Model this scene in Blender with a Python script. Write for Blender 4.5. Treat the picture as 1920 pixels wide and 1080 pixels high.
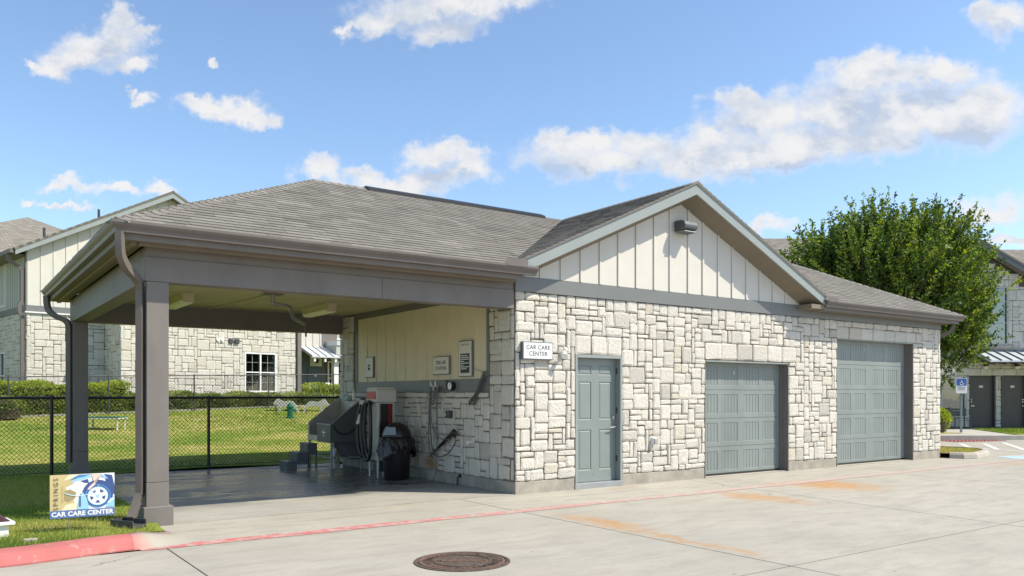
import bpy, bmesh, math, random
from mathutils import Vector, Matrix
R = math.radians
random.seed(7)
S = bpy.context.scene
for o in list(bpy.data.objects): bpy.data.objects.remove(o)
COL = S.collection

# ------------------------------------------------------------------ camera
CAM = Vector((-7.079, -9.949, 1.5))
cd = bpy.data.cameras.new('camera'); cam = bpy.data.objects.new('camera', cd); COL.objects.link(cam)
cam.location = CAM; cam.rotation_euler = (R(90), 0, R(-35.2))
cd.lens = 28.48; cd.sensor_width = 36; cd.shift_y = 0.1047; cd.clip_end = 3000
S.camera = cam
FW = Vector((math.sin(R(35.2)), math.cos(R(35.2)), 0)); RT = Vector((FW.y, -FW.x, 0))

# ------------------------------------------------------------------ world: sky with fair-weather cumulus
SUN = Vector((0.36, -0.35, 0.60)).normalized()
W = bpy.data.worlds.new('World'); S.world = W; W.use_nodes = True
wt = W.node_tree; wt.nodes.clear()
class NT:
    def __init__(s, t): s.t = t
    def n(s, ty, **k):
        x = s.t.nodes.new(ty)
        for a, b in k.items(): setattr(x, a, b)
        return x
    def put(s, sock, v):
        if isinstance(v, bpy.types.NodeSocket): s.t.links.new(v, sock)
        elif v is not None: sock.default_value = v
    def m(s, op, a, b=None, c=None, clamp=False):
        x = s.n('ShaderNodeMath', operation=op, use_clamp=clamp)
        for i, v in enumerate((a, b, c)): s.put(x.inputs[i], v)
        return x.outputs[0]
    def vm(s, op, a, b=None, c=None, out=0):
        x = s.n('ShaderNodeVectorMath', operation=op)
        for i, v in enumerate((a, b, c)):
            if v is not None: s.put(x.inputs[i], v)
        return x.outputs[out]
    def noise(s, vec, scale, detail=4, rough=.55, lac=2.0, dist=0.0, out='Fac', dims='3D'):
        x = s.n('ShaderNodeTexNoise', noise_dimensions=dims)
        if vec is not None: s.put(x.inputs['Vector'], vec)
        x.inputs['Scale'].default_value = scale; x.inputs['Detail'].default_value = detail
        x.inputs['Roughness'].default_value = rough; x.inputs['Lacunarity'].default_value = lac
        x.inputs['Distortion'].default_value = dist
        return x.outputs[out]
    def rng(s, v, a, b, c=0.0, d=1.0, smooth=False):
        x = s.n('ShaderNodeMapRange', interpolation_type='SMOOTHSTEP' if smooth else 'LINEAR')
        s.put(x.inputs[0], v)
        for i, q in enumerate((a, b, c, d)): s.put(x.inputs[i + 1], q)
        return x.outputs[0]
    def mix(s, f, a, b, mode='MIX'):
        x = s.n('ShaderNodeMix', data_type='RGBA', blend_type=mode)
        s.put(x.inputs[0], f)
        s.put(x.inputs[6], a if isinstance(a, bpy.types.NodeSocket) else (*a, 1) if len(a) == 3 else a)
        s.put(x.inputs[7], b if isinstance(b, bpy.types.NodeSocket) else (*b, 1) if len(b) == 3 else b)
        return x.outputs[2]
    def ramp(s, v, stops, interp='LINEAR'):
        x = s.n('ShaderNodeValToRGB'); e = x.color_ramp.elements; x.color_ramp.interpolation = interp
        while len(e) < len(stops): e.new(.5)
        for i, (p, c) in enumerate(stops): e[i].position = p; e[i].color = (*c, 1) if len(c) == 3 else c
        s.put(x.inputs[0], v); return x.outputs[0]
w = NT(wt)
sky = w.n('ShaderNodeTexSky', sky_type='NISHITA', sun_disc=False)
sky.sun_elevation = math.asin(SUN.z); sky.sun_rotation = math.atan2(SUN.x, SUN.y)
sky.altitude = 0; sky.air_density = 1.0; sky.dust_density = 0.6; sky.ozone_density = 1.6
tc = w.n('ShaderNodeTexCoord').outputs['Generated']
fwd = w.vm('DOT_PRODUCT', tc, tuple(FW), out=1)
rgt = w.vm('DOT_PRODUCT', tc, tuple(RT), out=1)
sep = w.n('ShaderNodeSeparateXYZ'); wt.links.new(tc, sep.inputs[0]); up = sep.outputs[2]
fs = w.m('MAXIMUM', fwd, 0.08)
cu = w.m('DIVIDE', rgt, fs); cv = w.m('DIVIDE', up, fs)
cmb = w.n('ShaderNodeCombineXYZ'); wt.links.new(cu, cmb.inputs[0]); wt.links.new(cv, cmb.inputs[1])
uv = cmb.outputs[0]
# each cumulus is a cluster of lobes given by bearing and height (tangents, in 1/1519ths)
LOBES = [(190,82,95,44),(216,38,34,36),(120,112,62,24),(245,126,60,22),(262,62,38,20),(150,95,60,36),(70,105,30,12),
 (410,206,104,26),(372,192,40,20),(455,196,48,26),(490,222,36,20),
 (830,10,180,44),(716,34,74,26),(835,60,82,28),(955,6,60,22),(660,40,24,12),
 (598,320,62,30),(816,292,70,36),(786,340,150,26),(850,278,50,26),(690,330,50,18),(880,330,50,24),
 (1120,300,180,34),(1215,268,90,36),(1050,268,70,28),(1300,290,80,40),
 (1430,215,100,54),(1382,190,50,26),(1640,148,150,48),(1600,120,70,24),(1730,215,210,62),(1500,272,190,46),(1850,210,110,72),(1760,140,110,34),(1470,300,80,28),
 (1330,262,80,46),(1400,292,120,40),(1560,205,110,62),(1640,260,120,50),(1100,260,90,30),(760,350,80,26),(880,300,40,30),
 (1885,35,78,40),(1836,20,30,20),(138,350,54,18),(215,346,52,15),(300,342,50,17),(60,374,28,8),(130,385,60,8),
 (1850,385,84,36),(1440,424,56,16),(1890,446,46,14),(390,126,18,10),(264,196,26,14),(250,180,12,8)]
nz1 = w.noise(w.vm('MULTIPLY', uv, (1, 1.15, 1)), 7.5, 4, .6, out='Color')
nz2 = w.noise(w.vm('MULTIPLY', uv, (1, 1.1, 1)), 30, 5, .62, out='Color')
wrp = w.vm('ADD', w.vm('MULTIPLY', w.vm('SUBTRACT', nz1, (.5, .5, .5)), (.085, .06, 0)), w.vm('MULTIPLY', w.vm('SUBTRACT', nz2, (.5, .5, .5)), (.06, .055, 0)))
puv = w.vm('ADD', uv, wrp)
def field(p):
    acc = None
    for (x, y, a, b) in LOBES:
        u0, v0, ru, rv = (x - 960) / 1519, (741 - y) / 1519, a * 1.12 / 1519, b * 1.2 / 1519
        q = w.vm('LENGTH', w.vm('MULTIPLY_ADD', p, (1 / ru, 1 / rv, 0), (-u0 / ru, -v0 / rv, 0)), out=1)
        if acc is None: acc = q
        else:
            x_ = w.n('ShaderNodeMath', operation='SMOOTH_MIN'); wt.links.new(acc, x_.inputs[0]); wt.links.new(q, x_.inputs[1]); x_.inputs[2].default_value = .45; acc = x_.outputs[0]
    return w.m('SUBTRACT', 1.0, acc)
D = field(puv)
# the rest of the sky carries the same kind of scattered cumulus
gen = w.noise(w.vm('MULTIPLY', tc, (1, 1, 2.2)), 3.6, 6, .58)
gmask = w.m('MULTIPLY', w.rng(gen, .60, .76), w.rng(up, .06, .2))
inframe = w.m('MULTIPLY', w.rng(w.m('ABSOLUTE', cu), .74, .64), w.m('MULTIPLY', w.rng(cv, .62, .5), w.rng(fwd, .15, .3)), clamp=True)
fine = w.noise(uv, 34, 8, .66)
Dn = w.m('ADD', D, w.m('MULTIPLY', w.m('SUBTRACT', fine, .5), .75))
dens = w.m('MULTIPLY', w.rng(Dn, .0, .72, smooth=True), w.rng(fwd, .1, .3), clamp=True)
dens = w.m('MAXIMUM', dens, w.m('MULTIPLY', gmask, w.m('SUBTRACT', 1.0, inframe)), clamp=True)
# the lit tops and the greyer bases of the clouds
Dup = field(w.vm('ADD', puv, (.010, .030, 0)))
shade = w.m('MULTIPLY', w.rng(w.m('SUBTRACT', Dup, D), -.45, .55, smooth=True), w.rng(D, .05, .6, smooth=True))
soft = w.noise(w.vm('MULTIPLY', uv, (1, 1.6, 1)), 13, 6, .6)
shade = w.m('ADD', w.m('MULTIPLY', shade, w.rng(soft, .3, .65, .35, 1.15, smooth=True)), w.m('MULTIPLY', w.rng(soft, .40, .68, 0, .75, smooth=True), w.rng(D, .2, .8, smooth=True)), clamp=True)
ccol = w.mix(shade, (6.3, 6.2, 6.1), (3.75, 4.25, 5.1))
skyc = w.mix(1.0, sky.outputs[0], (1.38, 1.45, 1.50), 'MULTIPLY')
fin = w.mix(w.m('MULTIPLY', dens, .94), skyc, ccol)
bg = w.n('ShaderNodeBackground'); wt.links.new(fin, bg.inputs[0]); bg.inputs[1].default_value = 0.10
wo = w.n('ShaderNodeOutputWorld'); wt.links.new(bg.outputs[0], wo.inputs[0])
W.cycles.sampling_method = 'MANUAL'; W.cycles.sample_map_resolution = 512

ld = bpy.data.lights.new('sun', 'SUN'); ld.energy = 4.5; ld.angle = R(.5); ld.color = (1, .925, .78)
lo = bpy.data.objects.new('sun', ld); COL.objects.link(lo); lo.location = (20, -20, 34)
lo.rotation_euler = (-SUN).to_track_quat('-Z', 'Y').to_euler()
S.view_settings.view_transform = 'Standard'; S.view_settings.look = 'None'
S.view_settings.exposure = 0.55; S.view_settings.gamma = 1; S.view_settings.use_curve_mapping = False
S.cycles.max_bounces = 8; S.cycles.diffuse_bounces = 5

# ------------------------------------------------------------------ materials
MATS = {}
def mat(name, base, rough=.6, metal=0, var=.08, vscale=3.0, bump=0.0, bscale=40, spec=.5, tone=0, coat=0, grime=0):
    if name in MATS: return MATS[name]
    m = bpy.data.materials.new(name); m.use_nodes = True; t = NT(m.node_tree)
    b = m.node_tree.nodes['Principled BSDF']
    pos = t.n('ShaderNodeNewGeometry').outputs['Position']
    f = t.rng(t.noise(pos, vscale, 5, .6), .3, .7)
    lo_ = tuple(max(0, c * (1 - var)) for c in base); hi = tuple(min(1, c * (1 + var)) for c in base)
    c = t.mix(f, lo_, hi)
    if tone:
        at = t.n('ShaderNodeAttribute', attribute_name='tone').outputs['Fac']
        c = t.mix(1.0, c, t.ramp(at, [(0, (1 - tone,) * 3), (.5, (1, 1, 1)), (1, (1 + tone * .8, 1 + tone * .7, 1 + tone * .5))]), 'MULTIPLY')
    if grime:
        g = t.rng(t.noise(t.vm('MULTIPLY', pos, (1, 1, .25)), 1.7, 6, .7), .48, .75)
        c = t.mix(t.m('MULTIPLY', g, grime), c, tuple(x * .55 for x in base))
    t.put(b.inputs['Base Color'], c)
    b.inputs['Metallic'].default_value = metal
    t.put(b.inputs['Roughness'], t.rng(t.noise(pos, vscale * 4, 4, .6), .2, .8, max(.03, rough - .08), min(1, rough + .08)))
    b.inputs['Specular IOR Level'].default_value = spec
    if coat: b.inputs['Coat Weight'].default_value = coat
    if bump:
        bn = t.n('ShaderNodeBump'); bn.inputs['Strength'].default_value = bump; bn.inputs['Distance'].default_value = .01
        t.put(bn.inputs['Height'], t.noise(pos, bscale, 5, .6)); t.put(b.inputs['Normal'], bn.outputs[0])
    MATS[name] = m; return m

def stone_mat(name, base, warm):
    m = bpy.data.materials.new(name); m.use_nodes = True; t = NT(m.node_tree); b = m.node_tree.nodes['Principled BSDF']
    pos = t.n('ShaderNodeNewGeometry').outputs['Position']
    at = t.n('ShaderNodeAttribute', attribute_name='tone').outputs['Fac']
    c = t.ramp(at, [(0, tuple(x * .80 for x in base)), (.35, base), (.7, tuple(min(.9, x * 1.08) for x in base)), (1, warm)])
    n1 = t.noise(pos, 9, 6, .65)
    c = t.mix(t.m('MULTIPLY', t.rng(n1, .52, .8), .35), c, tuple(x * .7 for x in warm))
    c = t.mix(t.m('MULTIPLY', t.rng(t.noise(pos, 55, 4, .7), .56, .8), .30), c, tuple(x * .6 for x in base))
    if name == 'limestone':   # rust streak below the spray wand
        L = t.vm('LENGTH', t.vm('MULTIPLY_ADD', t.vm('ADD', pos, t.vm('MULTIPLY', t.noise(pos, 5, 4, .7, out='Color'), (.2, .3, .25))), (1.2, 3.2, 6.0), (0, -8.7, -2.6)), out=1)
        c = t.mix(t.m('MULTIPLY', t.rng(L, 1.1, .3), .8), c, (.30, .14, .03))
    t.put(b.inputs['Base Color'], c); b.inputs['Roughness'].default_value = .92; b.inputs['Specular IOR Level'].default_value = .2
    # chiselled, diagonally tooled rock face
    sx = t.n('ShaderNodeSeparateXYZ'); t.put(sx.inputs[0], pos); s_ = t.m('ADD', sx.outputs[0], sx.outputs[1]); cm = t.n('ShaderNodeCombineXYZ')
    t.put(cm.inputs[0], t.m('MULTIPLY', t.m('ADD', s_, sx.outputs[2]), 36)); t.put(cm.inputs[1], t.m('MULTIPLY', t.m('SUBTRACT', s_, sx.outputs[2]), 9))
    h = t.m('ADD', t.m('MULTIPLY', t.rng(t.noise(cm.outputs[0], 1, 3, .6), .35, .5), .9), t.m('ADD', t.m('MULTIPLY', t.noise(pos, 22, 5, .65), .9), t.m('MULTIPLY', t.noise(pos, 120, 3, .6), .15)))
    bn = t.n('ShaderNodeBump'); bn.inputs['Strength'].default_value = .6; bn.inputs['Distance'].default_value = .022
    t.put(bn.inputs['Height'], h); t.put(b.inputs['Normal'], bn.outputs[0]); return m

def concrete_mat(name, base, stains=False, wet=False):
    m = bpy.data.materials.new(name); m.use_nodes = True; t = NT(m.node_tree); b = m.node_tree.nodes['Principled BSDF']
    pos = t.n('ShaderNodeNewGeometry').outputs['Position']
    oi = t.n('ShaderNodeObjectInfo').outputs['Random']
    c = t.mix(t.rng(t.noise(pos, .55, 6, .62), .3, .7), tuple(x * .88 for x in base), tuple(x * 1.09 for x in base))
    c = t.mix(t.m('MULTIPLY', t.rng(t.noise(t.vm('MULTIPLY', pos, (1, 3.2, 1)), 1.3, 7, .7), .46, .68), .62), c, tuple(x * .66 for x in base))
    c = t.mix(t.m('MULTIPLY', t.rng(t.noise(pos, 9, 5, .75), .50, .72), .42), c, tuple(x * .72 for x in base))
    c = t.mix(t.m('MULTIPLY', t.rng(t.noise(pos, 160, 3, .6), .4, .75), .28), c, tuple(x * .66 for x in base))
    c = t.mix(t.m('MULTIPLY', oi, .14), c, tuple(x * .75 for x in base))
    sp = t.n('ShaderNodeTexVoronoi'); t.put(sp.inputs['Vector'], pos); sp.inputs['Scale'].default_value = 1.9
    dot = t.m('MULTIPLY', t.rng(sp.outputs['Distance'], .045, .02), t.rng(t.noise(pos, 2.3, 2), .55, .6))
    c = t.mix(t.m('MULTIPLY', dot, .7), c, (.05, .05, .05))
    vo = t.n('ShaderNodeTexVoronoi', feature='DISTANCE_TO_EDGE'); t.put(vo.inputs['Vector'], t.vm('ADD', pos, t.vm('MULTIPLY', t.noise(pos, 1.4, 5, .6, out='Color'), (.9, .9, 0)))); vo.inputs['Scale'].default_value = .17
    crk = t.m('MULTIPLY', t.rng(vo.outputs['Distance'], .0016, .0004), t.rng(t.noise(pos, .4, 2), .52, .58))
    c = t.mix(t.m('MULTIPLY', crk, .55), c, (.10, .095, .085))
    rough = .86
    if stains:   # iron-brown run-off stains with ragged, streaky outlines
        tot = None
        q = t.vm('ADD', pos, t.vm('MULTIPLY', t.vm('SUBTRACT', t.noise(pos, 1.6, 6, .7, out='Color'), (.5, .5, .5)), (.9, .9, 0)))
        for (x, y, a, bb, s) in [(-.70, -2.8, .26, .85, .85), (-.82, -4.1, .12, 1.1, .75), (2.75, -2.3, .36, .95, .8), (5.1, -2.0, .75, .8, 1.0), (4.4, -1.5, .6, .3, .5), (1.9, -.25, .5, .12, .3), (12.2, -1.8, 1.2, .15, .4), (-2.0, -.15, .4, .10, .35)]:
            L = t.vm('LENGTH', t.vm('MULTIPLY_ADD', q, (1 / a, 1 / bb, 0), (-x / a, -y / bb, 0)), out=1)
            e = t.m('MULTIPLY', t.rng(L, 1.25, .35), s)
            tot = e if tot is None else t.m('MAXIMUM', tot, e)
        tot = t.m('MULTIPLY', tot, t.rng(t.noise(t.vm('MULTIPLY', pos, (5, 1.2, 1)), 3, 5, .7), .3, .62, .15, 1))
        c = t.mix(tot, c, (.40, .20, .055))
    if wet:
        wm = t.rng(t.noise(t.vm('MULTIPLY', pos, (.7, 2.0, 1)), .8, 7, .65), .43, .52)
        near = t.rng(t.vm('LENGTH', t.vm('MULTIPLY_ADD', pos, (.36, .40, 0), (.62, -1.62, 0)), out=1), 1.2, .6)
        sy = t.n('ShaderNodeSeparateXYZ'); t.put(sy.inputs[0], pos)
        wm = t.m('MULTIPLY', t.m('MAXIMUM', wm, t.m('MULTIPLY', near, .85)), t.rng(t.m('ADD', sy.outputs[1], t.noise(pos, .9, 4)), 1.5, 2.4), clamp=True)
        c = t.mix(t.m('MULTIPLY', wm, .9), c, tuple(x * .30 for x in base))
        t.put(b.inputs['Roughness'], t.rng(wm, 0, 1, .8, .22))
    else: b.inputs['Roughness'].default_value = rough
    t.put(b.inputs['Base Color'], c); b.inputs['Specular IOR Level'].default_value = .35
    bn = t.n('ShaderNodeBump'); bn.inputs['Strength'].default_value = .25; bn.inputs['Distance'].default_value = .006
    t.put(bn.inputs['Height'], t.m('ADD', t.noise(pos, 60, 5, .7), t.m('MULTIPLY', t.noise(pos, 4, 4), .8))); t.put(b.inputs['Normal'], bn.outputs[0]); return m

def leaf_mat(name, dark, mid, light):
    m = bpy.data.materials.new(name); m.use_nodes = True; t = NT(m.node_tree); nt = m.node_tree; b = nt.nodes['Principled BSDF']
    at = t.n('ShaderNodeAttribute', attribute_name='tone').outputs['Fac']
    c = t.ramp(at, [(0, dark), (.5, mid), (1, light)])
    t.put(b.inputs['Base Color'], c); b.inputs['Roughness'].default_value = .5; b.inputs['Specular IOR Level'].default_value = .35
    tr = t.n('ShaderNodeBsdfTranslucent'); t.put(tr.inputs[0], t.mix(1, c, (1.3, 1.25, .5), 'MULTIPLY'))
    ms = t.n('ShaderNodeMixShader'); ms.inputs[0].default_value = .48
    nt.links.new(b.outputs[0], ms.inputs[1]); nt.links.new(tr.outputs[0], ms.inputs[2]); nt.links.new(ms.outputs[0], nt.nodes['Material Output'].inputs[0]); return m

def lawn_mat():
    m = bpy.data.materials.new('turf'); m.use_nodes = True; t = NT(m.node_tree); b = m.node_tree.nodes['Principled BSDF']
    pos = t.n('ShaderNodeNewGeometry').outputs['Position']
    c = t.ramp(t.rng(t.noise(t.vm('MULTIPLY', pos, (.7, 1.2, 1)), .55, 6, .65), .32, .68), [(0, (.10, .18, .022)), (.45, (.22, .26, .045)), (.8, (.37, .33, .10)), (1, (.44, .37, .16))])
    c = t.mix(t.m('MULTIPLY', t.rng(t.noise(pos, 30, 4, .7), .48, .72), .4), c, (.06, .11, .015))
    t.put(b.inputs['Base Color'], c); b.inputs['Roughness'].default_value = .95; b.inputs['Specular IOR Level'].default_value = .1
    bn = t.n('ShaderNodeBump'); bn.inputs['Strength'].default_value = .8; bn.inputs['Distance'].default_value = .012
    t.put(bn.inputs['Height'], t.noise(pos, 45, 4, .7)); t.put(b.inputs['Normal'], bn.outputs[0]); return m

def shingle_mat():
    m = bpy.data.materials.new('asphalt_shingle'); m.use_nodes = True; t = NT(m.node_tree); b = m.node_tree.nodes['Principled BSDF']
    pos = t.n('ShaderNodeNewGeometry').outputs['Position']
    at = t.n('ShaderNodeAttribute', attribute_name='tone').outputs['Fac']
    c = t.ramp(at, [(0, (.105, .096, .084)), (.4, (.188, .175, .155)), (.75, (.245, .23, .205)), (1, (.31, .292, .262))])
    c = t.mix(t.m('MULTIPLY', t.rng(t.noise(pos, 220, 2, .7), .4, .7), .45), c, (.08, .072, .06))
    c = t.mix(t.m('MULTIPLY', t.rng(t.noise(pos, .8, 5, .6), .45, .7), .14), c, (.14, .13, .11))
    t.put(b.inputs['Base Color'], c); b.inputs['Roughness'].default_value = .93; b.inputs['Specular IOR Level'].default_value = .25
    bn = t.n('ShaderNodeBump'); bn.inputs['Strength'].default_value = .5; bn.inputs['Distance'].default_value = .004
    t.put(bn.inputs['Height'], t.noise(pos, 260, 2, .7)); t.put(b.inputs['Normal'], bn.outputs[0]); return m

def far_shingle_mat():
    m = bpy.data.materials.new('far_shingle'); m.use_nodes = True; t = NT(m.node_tree); b = m.node_tree.nodes['Principled BSDF']
    co = t.n('ShaderNodeUVMap').outputs[0]
    br = t.n('ShaderNodeTexBrick'); t.put(br.inputs['Vector'], co); br.inputs['Scale'].default_value = 1
    br.inputs['Brick Width'].default_value = .32; br.inputs['Row Height'].default_value = .15; br.inputs['Mortar Size'].default_value = .012
    br.inputs['Color1'].default_value = (.15, .135, .115, 1); br.inputs['Color2'].default_value = (.26, .24, .20, 1); br.inputs['Mortar'].default_value = (.06, .055, .05, 1)
    t.put(b.inputs['Base Color'], t.mix(.35, br.outputs[0], t.mix(t.noise(co, 5, 5), (.12, .11, .09), (.26, .24, .2)))); b.inputs['Roughness'].default_value = .95; return m

def glass_mat(name, tint, refl=.10):
    m = bpy.data.materials.new(name); m.use_nodes = True; t = NT(m.node_tree); nt = m.node_tree; nt.nodes.remove(nt.nodes['Principled BSDF'])
    pos = t.n('ShaderNodeNewGeometry').outputs['Position']
    bn = t.n('ShaderNodeBump'); bn.inputs['Strength'].default_value = .05; bn.inputs['Distance'].default_value = .05; t.put(bn.inputs['Height'], t.noise(pos, 1.6, 2))
    tr = t.n('ShaderNodeBsdfTransparent'); tr.inputs[0].default_value = (*tint, 1)
    gl = t.n('ShaderNodeBsdfGlossy'); gl.inputs['Roughness'].default_value = .03; nt.links.new(bn.outputs[0], gl.inputs['Normal'])
    fr = t.n('ShaderNodeFresnel'); fr.inputs[0].default_value = 1.5
    ms = t.n('ShaderNodeMixShader'); t.put(ms.inputs[0], t.m('ADD', fr.outputs[0], refl, clamp=True)); nt.links.new(tr.outputs[0], ms.inputs[1]); nt.links.new(gl.outputs[0], ms.inputs[2])
    nt.links.new(ms.outputs[0], nt.nodes['Material Output'].inputs[0]); return m

M_STONE = stone_mat('limestone', (.585, .555, .49), (.55, .50, .41))
M_MORTAR = mat('mortar', (.175, .150, .116), .95, var=.2, vscale=12, bump=.5)
M_CONC = concrete_mat('drive_concrete', (.385, .358, .305), stains=True)
M_FLOOR = concrete_mat('bay_concrete', (.36, .34, .30), wet=True)
M_CURB = concrete_mat('curb_concrete', (.42, .385, .32))
M_FOUND = mat('foundation_concrete', (.33, .30, .25), .95, var=.22, vscale=4, bump=.8, bscale=14, grime=.5)
M_CREAM = mat('cream_siding', (.55, .525, .468), .65, var=.03, bump=.05, bscale=60)
M_CREAM_LIT = mat('cream_siding_brightened', (.64, .56, .40), .65, var=.04, bump=.05, bscale=60, grime=.12)  # gable cream made brighter and warmer, carport light put into the colour
M_SAGE = mat('sage_paint', (.245, .272, .262), .5, var=.04, bump=.04)
M_BAND = mat('slate_trim_paint', (.152, .160, .155), .5, var=.05, bump=.05, grime=.2)
M_DOOR = mat('door_paint', (.200, .232, .220), .45, var=.03)
M_GDOOR = mat('garage_paint', (.205, .232, .219), .5, var=.07, vscale=1.5, grime=.35)
M_TAUPE = mat('taupe_paint', (.180, .163, .148), .62, var=.07, bump=.08, grime=.3, spec=.25)
M_SOFFIT = mat('soffit_paint', (.20, .170, .128), .7, var=.06, bump=.06, spec=.2)
M_CEIL = mat('ceiling_paint', (.52, .46, .29), .6, var=.08, bump=.04)
M_GUTTER = mat('gutter_metal', (.140, .123, .110), .5, var=.08, spec=.3, grime=.25)
M_SHINGLE = shingle_mat(); M_FARSH = far_shingle_mat()
M_BLACKM = mat('black_metal', (.012, .012, .013), .45, var=.1)
M_DARKM = mat('dark_grey_metal', (.055, .055, .058), .5, var=.1)
M_STEEL = mat('stainless', (.42, .40, .36), .45, .45, var=.15, vscale=5)
M_STEELD = mat('painted_steel', (.11, .118, .122), .45, .3, var=.1)
M_GALV = mat('galvanised', (.40, .41, .42), .45, .8, var=.12)
M_RUBBER = mat('rubber', (.016, .016, .017), .42, var=.2)
M_BLKPL = mat('black_plastic', (.014, .013, .013), .38, var=.2)
M_BAG = mat('bin_liner', (.018, .015, .017), .22, var=.2, bump=.9, bscale=18)
M_WHITE = mat('white_plastic', (.74, .73, .70), .4, var=.03)
M_WHITEP = mat('white_paint', (.74, .74, .72), .5, var=.03)
M_OFFW = mat('vacuum_enamel', (.50, .48, .44), .4, var=.05, grime=.2)
M_RED = mat('red_plastic', (.42, .022, .03), .4, var=.1)
M_REDPAINT = mat('red_road_paint', (.50, .10, .095), .85, var=.25, vscale=3, grime=.35)
M_NICKEL = mat('nickel', (.60, .57, .50), .25, 1, var=.05)
M_LAMP = mat('lamp_housing', (.075, .085, .092), .4, var=.06)
M_LENS = mat('lamp_lens', (.72, .70, .60), .3, var=.05)
M_SIGNW = mat('sign_face', (.72, .73, .73), .4, var=.02)
M_SIGNC = mat('sign_face_aged', (.60, .58, .51), .5, var=.04)
M_SIGNF = mat('sign_frame', (.13, .145, .15), .45, var=.05)
M_INK = mat('sign_ink', (.035, .035, .04), .6, var=.05)
M_BLUE = mat('sign_blue', (.03, .10, .42), .5, var=.05)
M_GLASSD = glass_mat('window_glass', (.55, .60, .60), .06); M_GLASSG = glass_mat('tinted_glass', (.25, .42, .40), .22)
M_BLIND = mat('blind', (.13, .13, .125), .7)
M_SLATEDOOR = mat('slate_door', (.075, .098, .11), .5, var=.05)
M_BROWNDOOR = mat('brown_door', (.075, .066, .060), .55, var=.05)
M_AWN = mat('awning_metal', (.58, .61, .63), .35, .2, var=.03)
M_GREY_BB = mat('grey_siding', (.42, .43, .40), .65, var=.03)
M_IRON = mat('rusty_iron', (.095, .068, .052), .85, .1, var=.5, vscale=18, bump=.8, bscale=60, grime=.4)
M_RUST = mat('rust_ring', (.15, .088, .058), .9, var=.4, vscale=14, bump=.6)
M_BARK = mat('bark', (.10, .08, .06), .95, var=.25, vscale=9, bump=1, bscale=30)
M_MULCH = mat('mulch', (.22, .15, .07), .95, var=.4, vscale=12, bump=1, bscale=40)
M_TURF = lawn_mat()
M_GRASS = leaf_mat('grass_blade', (.06, .14, .016), (.19, .28, .045), (.43, .41, .15))
M_LEAF = leaf_mat('tree_leaf', (.022, .055, .013), (.085, .155, .028), (.27, .33, .045))
M_HEDGE = leaf_mat('hedge_leaf', (.07, .13, .014), (.24, .33, .03), (.46, .50, .06))
M_HEDGED = leaf_mat('dark_hedge_leaf', (.055, .10, .032), (.17, .23, .065), (.38, .42, .15))
M_GREENP = mat('green_plastic', (.01, .13, .07), .4, var=.1)
M_HOSE = mat('grey_hose', (.12, .12, .115), .5, var=.1)
M_CABLE = mat('grey_cable', (.07, .07, .065), .5, var=.1)
M_PAVE = concrete_mat('walk_concrete', (.45, .43, .38))
M_PINK = mat('tactile_red', (.24, .09, .08), .85, var=.1)
M_BLUEPAINT = mat('pale_blue_paint', (.33, .46, .55), .8, var=.15, vscale=5)
M_LINE = mat('white_road_paint', (.62, .61, .57), .8, var=.12, vscale=6)

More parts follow.
